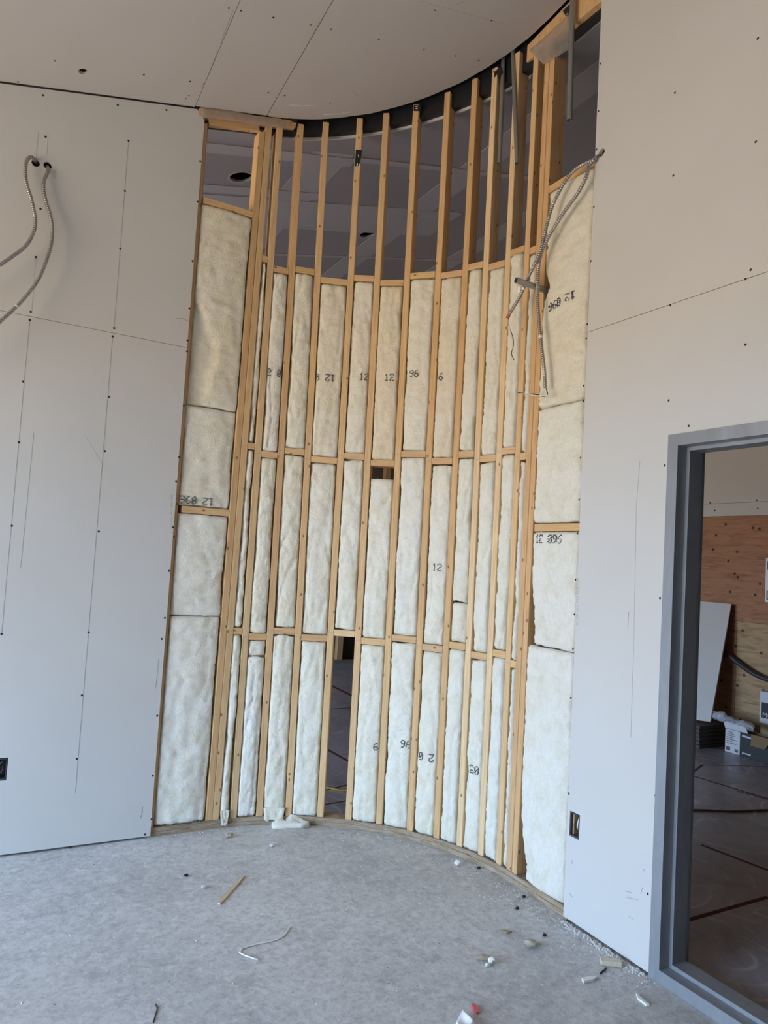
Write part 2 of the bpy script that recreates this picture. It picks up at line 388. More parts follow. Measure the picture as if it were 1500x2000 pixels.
# ceiling of this room: gypsum sheets with open joints, cut along the curve
cl = tag(empty('ceiling'), 'sloped bare gypsum ceiling cut along the curved wall', 'ceiling', kind='structure')
def ceil_sheet(pts2, extra=()):
    v = [Vector((x, y, fc(x, y))) for x, y in pts2]
    return prism('gypsum_sheet', v, (0, 0, 0.0155), GYPC, cl)
J1, J2, G = 0.825, 1.25, 0.0022
sa = ceil_sheet([(XW, YW), (J1 - G * 0.6, YW), (J1 - G * 0.6, FW_Y - 0.004), (XW, FW_Y - 0.004)])
cut(sa, [(afc(162, 140), (0, 0, 1), 0.022)])
ceil_sheet([(J1 + G * 0.6, YW), (J2 - G, YW), (J2 - G, FW_Y - 0.012), (J1 + G * 0.6, FW_Y - 0.012)])
arc = []
for i in range(37):
    t = math.pi / 2 * (1 - i / 36); rr = R - 0.022 + 0.006 * noise.noise(Vector((i * 0.45, 3, 1)))
    arc.append((CX + rr * math.cos(t), CY + rr * math.sin(t)))
ceil_sheet([(J2 + G, YW), (FW_X - 0.003, YW), (FW_X - 0.003, 2.49)] + arc[::-1] + [(J2 + G, FW_Y - 0.012)])
tri = [(107, 119), (281, 146), (35, 160), (447, 16), (471, 21), (534, 34), (607, 49), (647, 57), (371, 159), (398, 164), (369, 186),
       (363, 193), (524, 181), (556, 187), (645, 201), (828, 97), (890, 109), (935, 118), (740, 77), (850, 20), (960, 40)]
discs('screw_heads', [afc(x, y, -0.0002) for x, y in tri], (0.24, -0.1, -1), 0.0055, DARK, cl)
quadstrips('pencil_lines', [(afc(690, 180), afc(700, 188), 0.004), (afc(725, 198), afc(737, 203), 0.003), (afc(768, 205), afc(772, 196), 0.003),
    (afc(455, 20), afc(430, 86), 0.004), (afc(426, 96), afc(405, 150), 0.003), (afc(890, 10), afc(905, 2), 0.004),
    (afc(820, 2), afc(990, 48), 0.0015)], (0.24, -0.1, -1), PENCIL, cl, 'stuff')
quadstrips('scuff_marks', [(afc(632, 224), afc(665, 222), 0.006), (afc(668, 221), afc(688, 218), 0.005), (afc(566, 205), afc(590, 207), 0.004), (afc(595, 206), afc(612, 207), 0.004)],
    (0.24, -0.1, -1), PALE, cl, 'stuff')

# ceiling of the space behind, with taped joints and two cut-outs
cb = tag(empty('ceiling'), 'dim taped gypsum ceiling of the space behind the studs', 'ceiling', kind='structure')
pts = outline(SD + 0.004); pts[0].x = -5.0; pts[-1].y = -4.0
pts = [Vector((p.x, p.y, bc(p.x))) for p in pts + [Vector((PXW + .1, -4.0, 0)), Vector((PXW + .1, BYW + .1, 0)), Vector((-5.0, BYW + .1, 0))]]
h1, h2 = abc(470, 346), abc(717, 458)
def holed(outer, holes, th):
    """sheet on the rear ceiling plane with round holes"""
    bm = bmesh.new(); loops = [[(p.x, p.y) for p in outer]] + [[(c.x + r * math.cos(k * math.pi / 11), c.y + r * math.sin(k * math.pi / 11)) for k in range(22)] for c, r in holes]
    ed = []
    for lp in loops:
        vs_ = [bm.verts.new((x, y, bc(x))) for x, y in lp]; ed += [bm.edges.new((vs_[k], vs_[(k + 1) % len(vs_)])) for k in range(len(vs_))]
    bmesh.ops.triangle_fill(bm, edges=ed, use_beauty=True, use_dissolve=False)
    g_ = bmesh.ops.extrude_face_region(bm, geom=bm.faces[:])
    for v in g_['geom']:
        if isinstance(v, bmesh.types.BMVert): v.co.z += th
    bmesh.ops.recalc_face_normals(bm, faces=bm.faces); me = bpy.data.meshes.new('gypsum_sheet'); bm.to_mesh(me); bm.free(); return me
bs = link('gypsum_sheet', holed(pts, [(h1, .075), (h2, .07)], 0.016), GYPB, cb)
def ring(name, c, r0, r1, m, parent):
    V = []; Fc = []
    for k in range(22):
        a_ = 2 * math.pi * k / 22
        for r in (r0, r1 * (1 + 0.04 * math.sin(k * 2.3))):
            for h in (0.0, -0.0015):
                x, y = c.x + r * math.cos(a_), c.y + r * math.sin(a_); V.append((x, y, bc(x) + h))
    for k in range(22):
        i, j = 4 * k, 4 * ((k + 1) % 22)
        Fc += [(i + 1, j + 1, j + 3, i + 3), (i, j, j + 1, i + 1), (i + 2, i + 3, j + 3, j + 2)]
    return link(name, mesh(name, V, Fc), m, parent)
ring('torn_paper_edge', h1, 0.075, 0.088, MUD, cb); ring('torn_paper_edge', h2, 0.07, 0.085, MUD, cb)
tcount = [0]
def tape(a_, b_, wd, ends=0.0):
    tcount[0] += 1; lift = 0.0012 + 0.0005 * tcount[0]
    a_, b_ = Vector(a_), Vector(b_); t = (b_ - a_).normalized(); sd = Vector((-t.y, t.x)) * wd / 2; n = 16; V = []; Fc = []
    for i in range(n + 1):
        p = a_ + (b_ - a_) * i / n
        for k, sgn in enumerate((-1, 1)):
            q = p + sd * sgn * (1 + 0.10 * noise.noise(Vector((i * 0.9, sgn * 5, a_.x * 3))))
            V.append((q.x, q.y, bc(q.x) - lift)); V.append((q.x, q.y, bc(q.x) + 0.0005))
    for i in range(n):
        k = 4 * i; Fc += [(k, k + 4, k + 6, k + 2), (k, k + 1, k + 5, k + 4), (k + 2, k + 6, k + 7, k + 3)]
    Fc += [(0, 2, 3, 1), (4 * n, 4 * n + 1, 4 * n + 3, 4 * n + 2)]
    return link('taped_joint', mesh('taped_joint', V, Fc), MUD, cb)
q1 = abc(628, 325).x; q2 = abc(798, 427).x
for x in (q1, q2, q2 + (q2 - q1) * 1.0, q1 - 1.22):
    tape((x, 4.26), (x, 9.5), 0.30) if x < 2.5 else tape((x, 2.0), (x, 9.5), 0.26)
for (px, py, x0, x1, wd) in ((700, 428, 1.0, 3.4, 0.55), (640, 500, 0.2, 4.2, 0.05), (660, 448, 0.2, 2.4, 0.05), (450, 292, 0.2, 2.0, 0.12), (450, 370, 0.2, 2.0, 0.12), (800, 322, 2.0, 5.0, 0.06)):
    y = abc(px, py).y; tape((x0, y), (x1, y), wd)
rd = box('light_blocking_slab', (-5.2, -4.2, 5.6), (7, 10, 5.7), BLACK); rd.rotation_euler = (0, 0, 0)  # unseen slab, added to keep sky light out above the ceilings
me = rd.data
for v in me.vertices: v.co.z = v.co.z - 5.6 + 4.62 + 0.24 * v.co.x + (0.35 if v.co.y < 0 else 0)
tag(rd, 'unseen black slab added above both gypsum ceilings to block light', 'roof', kind='structure')

# wall with the two cable whips
wl = tag(empty('wall_left'), 'bare gypsum wall with two cable whips', 'wall', kind='structure')
ZJ = 2.717; xb, xt = 0.919, 0.886
def xe(z): return xb + (xt - xb) * z / 4.1
lo = prism('gypsum_sheet', [(XW, FW_Y, 0.012), (xe(0), FW_Y, 0.012), (xe(ZJ), FW_Y, ZJ - 0.0012), (XW, FW_Y, ZJ - 0.0012)], (0, 0.0155, 0), GYP, wl)
up_ = prism('gypsum_sheet', [(XW, FW_Y, ZJ + 0.0012), (xe(ZJ), FW_Y, ZJ + 0.0012), (xe(4.08), FW_Y, fc(xe(4.08), FW_Y) - 0.07), (xe(4.08) - 0.045, FW_Y, fc(.84, FW_Y) - 0.008), (XW, FW_Y, fc(XW, FW_Y) - 0.008)], (0, 0.0155, 0), GYP, wl)
wh1, wh2 = ay(70, 318, FW_Y), ay(93, 323, FW_Y)
cut(up_, [(wh1, (0, 1, 0), 0.02), (wh2, (0, 1, 0), 0.02)])
ob = ay(0, 1503, FW_Y)
cut(lo, [((ob.x, FW_Y, ob.z), None, (0.032, 0.05, 0.056))])
prism('back_sheet', [(-5, YL + SD - 0.016, 0), (0.96, YL + SD - 0.016, 0), (0.93, YL + SD - 0.016, 4.08), (0.8, YL + SD - 0.016, 4.8), (-5, YL + SD - 0.016, 3.5)], (0, 0.016, 0), GYPB, wl)  # unseen backing, placed to block light behind this wall
L1 = [(89, 267), (251, 275), (244, 373), (235, 486), (79, 408), (70, 502), (60, 609), (58, 625), (223, 641), (220, 657), (391, 315), (386, 394),
      (376, 510), (370, 602), (366, 665), (365, 686), (45, 745), (213, 775), (205, 881), (37, 864), (23, 1027), (193, 1038), (3, 1238), (173, 1235),
      (160, 1358), (150, 1482), (137, 1655), (359, 792), (350, 893), (344, 940), (338, 1030), (330, 1115), (322, 1207), (316, 1248), (307, 1398),
      (298, 1515), (296, 1600), (283, 1630), (84, 186), (230, 205), (325, 215)]
discs('screw_heads', [ay(x, y, FW_Y) for x, y in L1], (0, -1, 0), 0.0062, DARK, wl)
PL = [((251, 275), (223, 638), 0.0025), ((220, 657), (147, 1548), 0.003), ((58, 625), (3, 1238), 0.0025), ((75, 258), (70, 310), 0.0018), ((94, 262), (92, 300), 0.0018),
      ((62, 609), (70, 500), 0.0015), ((344, 622), (356, 622), 0.004), ((356, 622), (370, 628), 0.005), ((66, 845), (40, 1110), 0.0018), ((166, 850), (200, 905), 0.0015),
      ((310, 1285), (304, 1345), 0.003), ((278, 1575), (277, 1590), 0.006), ((276, 1592), (275, 1598), 0.008)]
quadstrips('pencil_lines', [(ay(*a_, FW_Y), ay(*b_, FW_Y), wd) for a_, b_, wd in PL], (0, -1, 0), PENCIL, wl, 'stuff')
tick = []
for k in range(26):
    z = ay(336, 965 + k * 3, FW_Y); 
    if k % 5 != 4: tick.append((z + Vector((-0.007, 0, 0)), z + Vector((0.007 * random.uniform(-0.2, 1), 0, 0.0)), 0.004))
quadstrips('edge_print', tick, (0, -1, 0), PENCIL, wl, 'stuff')

# wall with the doorway
wr = tag(empty('wall_right'), 'bare gypsum wall with the grey steel doorway', 'wall', kind='structure')
ZR = 2.753; ye_b, ye_t = 2.493, 2.513
DY0, DY1, DZ = 2.008, 0.95, 2.185          # outer edges of steel frame
def ye(z): return ye_b + (ye_t - ye_b) * z / 4.4
X0 = FW_X
r1 = prism('gypsum_sheet', [(X0, ye(0), 0.014), (X0, DY0, 0.012), (X0, DY0, DZ), (X0, DY1, DZ), (X0, DY1, 0.012), (X0, YW, 0.012), (X0, YW, ZR - 0.0014), (X0, ye(ZR), ZR - 0.0014)], (0.0155, 0, 0), GYP, wr)
r2 = prism('gypsum_sheet', [(X0, ye(ZR), ZR + 0.0014), (X0, YW, ZR + 0.0014), (X0, YW, fc(X0, YW) - 0.004), (X0, ye(4.6), fc(X0, 2.5) - 0.004)], (0.0155, 0, 0), GYP, wr)
oc = ax(1122, 1612, FW_X); wh3 = ax(1175, 298, FW_X)
cut(r1, [((FW_X, oc.y, oc.z), None, (0.05, 0.031, 0.055))]); cut(r2, [(wh3, (1, 0, 0), 0.02)])
XB = XR + SD
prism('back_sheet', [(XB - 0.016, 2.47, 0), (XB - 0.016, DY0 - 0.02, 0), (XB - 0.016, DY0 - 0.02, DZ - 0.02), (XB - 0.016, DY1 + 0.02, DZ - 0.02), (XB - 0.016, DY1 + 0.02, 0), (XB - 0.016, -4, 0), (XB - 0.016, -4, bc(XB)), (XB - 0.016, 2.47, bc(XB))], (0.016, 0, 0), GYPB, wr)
R1 = [(1173, 124), (1169, 217), (1165, 292), (1160, 404), (1154, 510), (1147, 633), (1145, 661), (1140, 753), (1140, 783), (1134, 894), (1131, 976), (1128, 1042),
      (1124, 1132), (1122, 1200), (1119, 1267), (1115, 1363), (1111, 1550), (1345, 832), (1298, 909), (1289, 1168), (1480, 75), (1318, 181), (1315, 343), (1476, 277),
      (1456, 673), (1306, 782), (1466, 527), (1309, 596), (1280, 1554), (1265, 1746), (1269, 1900), (1107, 1798), (1456, 545)]
discs('screw_heads', [ax(x, y, FW_X) for x, y in R1], (-1, 0, 0), 0.0055, DARK, wr)
PR = [((1250, 900), (1243, 985), 0.002), ((1243, 985), (1238, 1250), 0.002), ((1238, 1250), (1232, 1440), 0.002), ((1228, 1195), (1226, 1225), 0.004), ((1118, 1680), (1117, 1687), 0.004),
      ((1113, 1745), (1118, 1752), 0.004), ((1220, 1740), (1235, 1744), 0.003), ((1222, 1752), (1246, 1757), 0.003), ((1255, 1733), (1252, 1745), 0.003), ((1228, 1790), (1236, 1795), 0.003), ((1257, 1698), (1258, 1702), 0.004)]
quadstrips('pencil_lines', [(ax(*a_, FW_X), ax(*b_, FW_X), wd) for a_, b_, wd in PR], (-1, 0, 0), PENCIL, wr, 'stuff')
tick = []
for k in range(32):
    p = ax(1130 - k * 0.09, 1130 + k * 2.9, FW_X)
    if k % 6 != 5: tick.append((p + Vector((0, 0.005, 0)), p + Vector((0, -0.006 * random.uniform(0, 1), 0)), 0.0035))
quadstrips('edge_print', tick, (-1, 0, 0), PENCIL, wr, 'stuff')

# steel frame around the opening
dr = tag(empty('door_1', (FW_X, (DY0 + DY1) / 2, 0)), 'grey primed steel frame around the opening, with a stop and a sill', 'door frame', kind='structure')
dl = dr.location.copy()
prof = [(-0.006, 0.0), (-0.006, 0.050), (0.050, 0.050), (0.050, 0.066), (0.130, 0.066), (0.130, 0.050), (0.168, 0.050), (0.168, 0.0), (0.156, 0.0), (0.156, 0.044), (0.006, 0.044), (0.006, 0.0)]
def rail(name, a_, b_, inward, mit):
    """profile swept from a_ to b_ (outer corners, at wall face), mitred"""
    a_, b_ = Vector(a_), Vector(b_); t = (b_ - a_).normalized(); inw = Vector(inward); V = []; n = len(prof)
    for (base, sgn) in ((a_, 1), (b_, -1)):
        for (x, q) in prof: V.append(base + Vector((x, 0, 0)) + inw * q + t * sgn * q * mit - dl)
    Fc = [(i, (i + 1) % n, n + (i + 1) % n, n + i) for i in range(n)] + [tuple(range(n)), tuple(range(n, 2 * n))]
    return link(name, mesh(name, V, Fc), PRIMER, dr)
c0, c1, c2, c3 = (FW_X, DY0, 0.001), (FW_X, DY0, DZ), (FW_X, DY1, DZ), (FW_X, DY1, 0.001)
rail('jamb', c0, c1, (0, -1, 0), 1); rail('head', c1, c2, (0, 0, -1), 1); rail('jamb', c2, c3, (0, 1, 0), 1); rail('sill', c3, c0, (0, 0, 1), 1)

# closing walls out of view
bw = tag(empty('wall_back'), 'plain unseen gypsum wall added behind the viewer to steer daylight', 'wall', kind='structure')
prism('gypsum_sheet', [(XW, YW, 0), (FW_X, YW, 0), (FW_X, YW, 5.8), (XW, YW, 4.3)], (0, -0.1, 0), GYP, bw)  # added so that little daylight arrives from this side
sw = tag(empty('wall_street'), 'unseen gypsum wall shaping daylight around the storefront opening behind the viewer', 'wall', kind='structure')
prism('gypsum_sheet', [(XW, YW, 0), (XW, YO, 0), (XW, YO, ZH), (XW, FW_Y, ZH), (XW, FW_Y, 4.2), (XW, YW, 4.2)], (-0.1, 0, 0), GYP, sw)  # header and closed part shaped to steer the daylight
fw = tag(empty('wall_far'), 'dark far wall of the unlit space behind', 'wall', kind='structure')
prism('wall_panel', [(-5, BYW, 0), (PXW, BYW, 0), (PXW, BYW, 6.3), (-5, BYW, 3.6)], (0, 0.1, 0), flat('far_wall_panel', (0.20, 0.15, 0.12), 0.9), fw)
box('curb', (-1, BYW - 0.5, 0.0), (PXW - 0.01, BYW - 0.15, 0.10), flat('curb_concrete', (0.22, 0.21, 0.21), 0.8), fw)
g0 = ay(667, 1280, BYW - 0.2)
for k in range(-2, 4):
    o = board('stud', (g0.x + k * 0.62, BYW - 0.14, 0.02), (g0.x + k * 0.62, BYW - 0.14, 3.6), (1, 0, 0), 0.09, 0.09, WOOD, fw, (0.8, 0.75, 0.7, 1))
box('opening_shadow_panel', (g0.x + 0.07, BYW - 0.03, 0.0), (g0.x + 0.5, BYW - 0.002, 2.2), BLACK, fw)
wx = tag(empty('wall_outer'), 'unseen end walls added to the space behind to shape its light', 'wall', kind='structure')
prism('gypsum_sheet', [(-5, YL + SD, 2.6), (-5, BYW, 2.6), (-5, BYW, 3.6), (-5, YL, 3.6)], (-0.1, 0, 0), GYPB, wx)  # gap left below it is the added opening that lights this space
prism('gypsum_sheet', [(XR + SD, -4, 0), (PXW, -4, 0), (PXW, -4, 6.5), (XR + SD, -4, 5.5)], (0, -0.1, 0), GYPB, wx)  # end closed to keep light off the steel jambs

# plywood-clad wall seen through the doorway
pw = tag(empty('wall_plywood'), 'plywood wall with gypsum above, seen through the steel frame', 'wall', kind='structure')
zt = ax(1400, 1009, PXW).z; zs = ax(1400, 984, PXW).z; zq = ax(1470, 1216, PXW).z; yq = ax(1441, 1250, PXW).y
def psheet(y0, y1, z0, z1, m, name='plywood_sheet', off=0.0):
    return box(name, (PXW - 0.018 - off, min(y0, y1) + 0.0015, z0 + 0.0015), (PXW, max(y0, y1) - 0.0015, z1 - 0.0015), m, pw)
psheet(BYW - 0.01, 3.2, zq, zt, PLYR); psheet(3.2, -4, zq, zt, PLYR); psheet(BYW - 0.01, yq, 0, zq, PLYR); psheet(yq, 2.0, 0, zq, PLYY); psheet(2.0, -4, 0, zq, PLYY)
psheet(BYW - 0.01, -4, zt, zs, GYP, 'gypsum_sheet'); psheet(BYW - 0.01, -4, zs, 5.2, GYP, 'gypsum_sheet')
box('backing_panel', (PXW, -4, 0), (PXW + 0.1, BYW, 6.4), BLACK, pw)
discs('screw_heads', [ax(x, y, PXW - 0.018) for x, y in ((1387, 982), (1396, 997), (1478, 977), (1480, 993))], (-1, 0, 0), 0.009, DARK, pw)

# ---------------------------------------------------------------- curved stud wall
cw = tag(empty('wall_curved'), 'quarter-round wall of open wooden studs and blocking between two gypsum walls', 'stud wall', kind='structure')
def band(name, d0, d1, z0f, z1f, sa, sb, m, n=60, wob=0.0):
    V = []; Fc = []
    for i in range(n + 1):
        s = sa + (sb - sa) * i / n; w_ = wob * noise.noise(Vector((s * 9, 2.2, d0)))
        for (d, zf) in ((d0 + w_, z0f), (d1, z0f), (d1, z1f), (d0 + w_, z1f)):
            p = pp(s, d, 0); p.z = zf(p.x, p.y); V.append(p)
    for i in range(n):
        for k in range(4):
            k2 = (k + 1) % 4; Fc.append((4 * i + k, 4 * i + k2, 4 * i + 4 + k2, 4 * i + 4 + k))
    Fc += [(0, 1, 2, 3), (4 * n + 3, 4 * n + 2, 4 * n + 1, 4 * n)]
    return link(name, mesh(name, V, Fc), m, cw)
sL, sR = 0.905 - CX, S1 + (CY - 2.48)
PT = 0.048
bp = band('bottom_plate', -0.004, SD, lambda x, y: 0.0005, lambda x, y: 0.024, sL, sR, PLY, 80, 0.004)
bp2 = band('bottom_plate', -0.001, SD, lambda x, y: 0.0245, lambda x, y: PT, sL, sR, PLY, 80, 0.004)
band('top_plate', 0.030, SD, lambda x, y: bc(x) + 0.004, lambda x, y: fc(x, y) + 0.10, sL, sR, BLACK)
band('ceiling_edge_strip', SD + 0.0, SD + 0.012, lambda x, y: bc(x) - 0.012, lambda x, y: bc(x) + 0.016, 0.18, S1 * 0.86, CORE)
AB = [84.70, 77.51, 69.45, 60.47, 52.46, 43.58, 34.46, 26.42, 19.19, 12.19, 6.07]
AT = [86.55, 80.41, 72.94, 62.84, 54.99, 46.04, 36.42, 27.91, 21.53, 14.18, 7.49]
STUDS = []     # (s at floor, s at z=4.4)
STUDS.append((1.286 - 0.004 - CX, 1.279 - CX))
STUDS += [(R * math.radians(90 - a_), R * math.radians(90 - b_)) for a_, b_ in zip(AB, AT)]
STUDS.append((S1 + CY - 2.905, S1 + CY - 2.925))
def ss(i, z): a_, b_ = STUDS[i]; return a_ + (b_ - a_) * z / 4.4
TINT = [(1.0, .97, .92), (1, 1, .98), (.93, .86, .80), (1, .96, .9), (1.02, 1, .96), (1, .97, .93), (1.0, .95, .88), (.98, .9, .8), (.96, .87, .76), (1.12, 1.16, 1.2), (1.1, 1.14, 1.18), (1.02, .97, .9), (.93, .84, .76)]
def stud(sb, st, ztop, tint, wid=0.038, dep=SD):
    p0, t, n = frame(sb); p0 = p0.copy(); p0.z = PT + 0.0005; f = min(1.0, ztop / 4.4)
    p1 = pp(sb + (st - sb) * f, 0, ztop)
    return board('stud', p0, p1, t, wid, dep, WOOD, cw, (*tint, 1))
for i, (a_, b_) in enumerate(STUDS):
    p = pp(b_, 0, 0); stud(a_, b_, fc(p.x, p.y) - (0.006 if 2 < i < 9 else 0.014), TINT[i])
# partner studs of the doubled ones, and the end studs at the gypsum edges
stud(1.243 - CX, 1.238 - CX, 4.13, (.93, .86, .78)); 
stud(S1 + CY - 2.865, S1 + CY - 2.884, 4.40, (.95, .85, .76))
stud(0.916 - CX, 0.888 - CX, 4.06, (.80, .72, .64)); stud(S1 + CY - 2.486, S1 + CY - 2.504, 4.40, (.9, .8, .7))
ROW = {'top': [3.357, 3.312, 3.337, 3.294, 3.328, 3.302, 3.341, 3.326, 3.35, 3.321, 3.366, 3.336],
       'mid': [2.212, 2.174, 2.209, 2.173, 2.208, 2.174, 2.233, 2.192, 2.227, 2.196, 2.23, 2.191],
       'low': [1.119, 1.088, 1.126, 1.094, 1.133, 1.097, 1.132, 1.097, 1.129, 1.093, 1.124, 1.085]}
def blocking(sa, sb, z, dz=0.0, dep=SD, tint=(1, 1, 1), back=0.0):
    p0, p1 = pp(sa, back, z), pp(sb, back, z + dz); _, t, n = frame((sa + sb) / 2)
    # front-face centre line along the chord
    return board('blocking', p0 + n * 0.0008, p1 + n * 0.0008, (0, 0, -1), 0.038, dep, WOOD, cw, (*tint, 1))
for r_ in ROW:
    for k, z in enumerate(ROW[r_]):
        tv = random.uniform(0.88, 1.04); tn = (tv, tv * random.uniform(.92, 1), tv * random.uniform(.82, .98))
        if r_ == 'low' and k == 4: tn = (1.1, 1.12, 1.15)
        blocking(ss(k, z) + 0.0195, ss(k + 1, z) - 0.0195, z, tint=tn, dep=SD - 0.002)
LA, LB = 0.946 - CX, 1.222 - CX
blocking(LA - 0.025, LB - 0.002, 3.605, tint=(1.02, .96, .88)); blocking(LA, LB, 1.802, tint=(1.02, .98, .92)); blocking(LA - 0.03, LB - 0.002, 4.076, 0.073, tint=(.9, .82, .72), dep=0.035)
RA, RB = S1 + CY - 2.843, S1 + CY - 2.512
blocking(RA - 0.02, RB - 0.01, 3.635, tint=(.98, .88, .76)); blocking(RA, RB, 1.805, tint=(.95, .85, .74))
# sloped header beams at both ends of the curve
def header(pa, pb, tdir_in, h0, h1, dep, tint):
    pa, pb = Vector(pa), Vector(pb)
    V = []
    for (p, zt_, zb_) in ((pa, h0[1], h0[0]), (pb, h1[1], h1[0])):
        for (d, z) in ((0, zb_), (dep, zb_), (dep, zt_), (0, zt_)): q = p + Vector(tdir_in) * d; q.z = z; V.append(q)
    me = mesh('header_beam', V, [(0, 1, 2, 3), (7, 6, 5, 4), (0, 4, 5, 1), (1, 5, 6, 2), (2, 6, 7, 3), (3, 7, 4, 0)])
    o = link('header_beam', me, WOOD, cw); o.color = (*tint, 1); return o
header((0.850, FW_Y - 0.005, 0), (1.44, FW_Y - 0.005, 0), (0, 1, 0), (bc(.85) + 0.015, fc(.85, 4.03) - 0.004), (bc(1.44) + 0.015, fc(1.44, 4.03) - 0.004), SD - 0.01, (.95, .86, .76))
header((XR - 0.004, 3.10, 0), (XR - 0.004, 2.50, 0), (1, 0, 0), (4.50, fc(XR, 3.1) - 0.006), (bc(XR) + 0.02, fc(XR, 2.5) - 0.006), SD + 0.004, (1.0, .92, .82))

marks = {}
for i in range(13):
    for z in (ROW['low'][min(i, 11)] + 0.001, ROW['mid'][min(i, 11)] - 0.002):
        p0, t, n = frame(ss(i, z)); a_ = Vector((p0.x, p0.y, z)) - n * 0.0004
        quadstrips('layout_mark', [(a_ - t * 0.0165, a_ + t * 0.0165, 0.0022)], -n, PENCIL, cw)
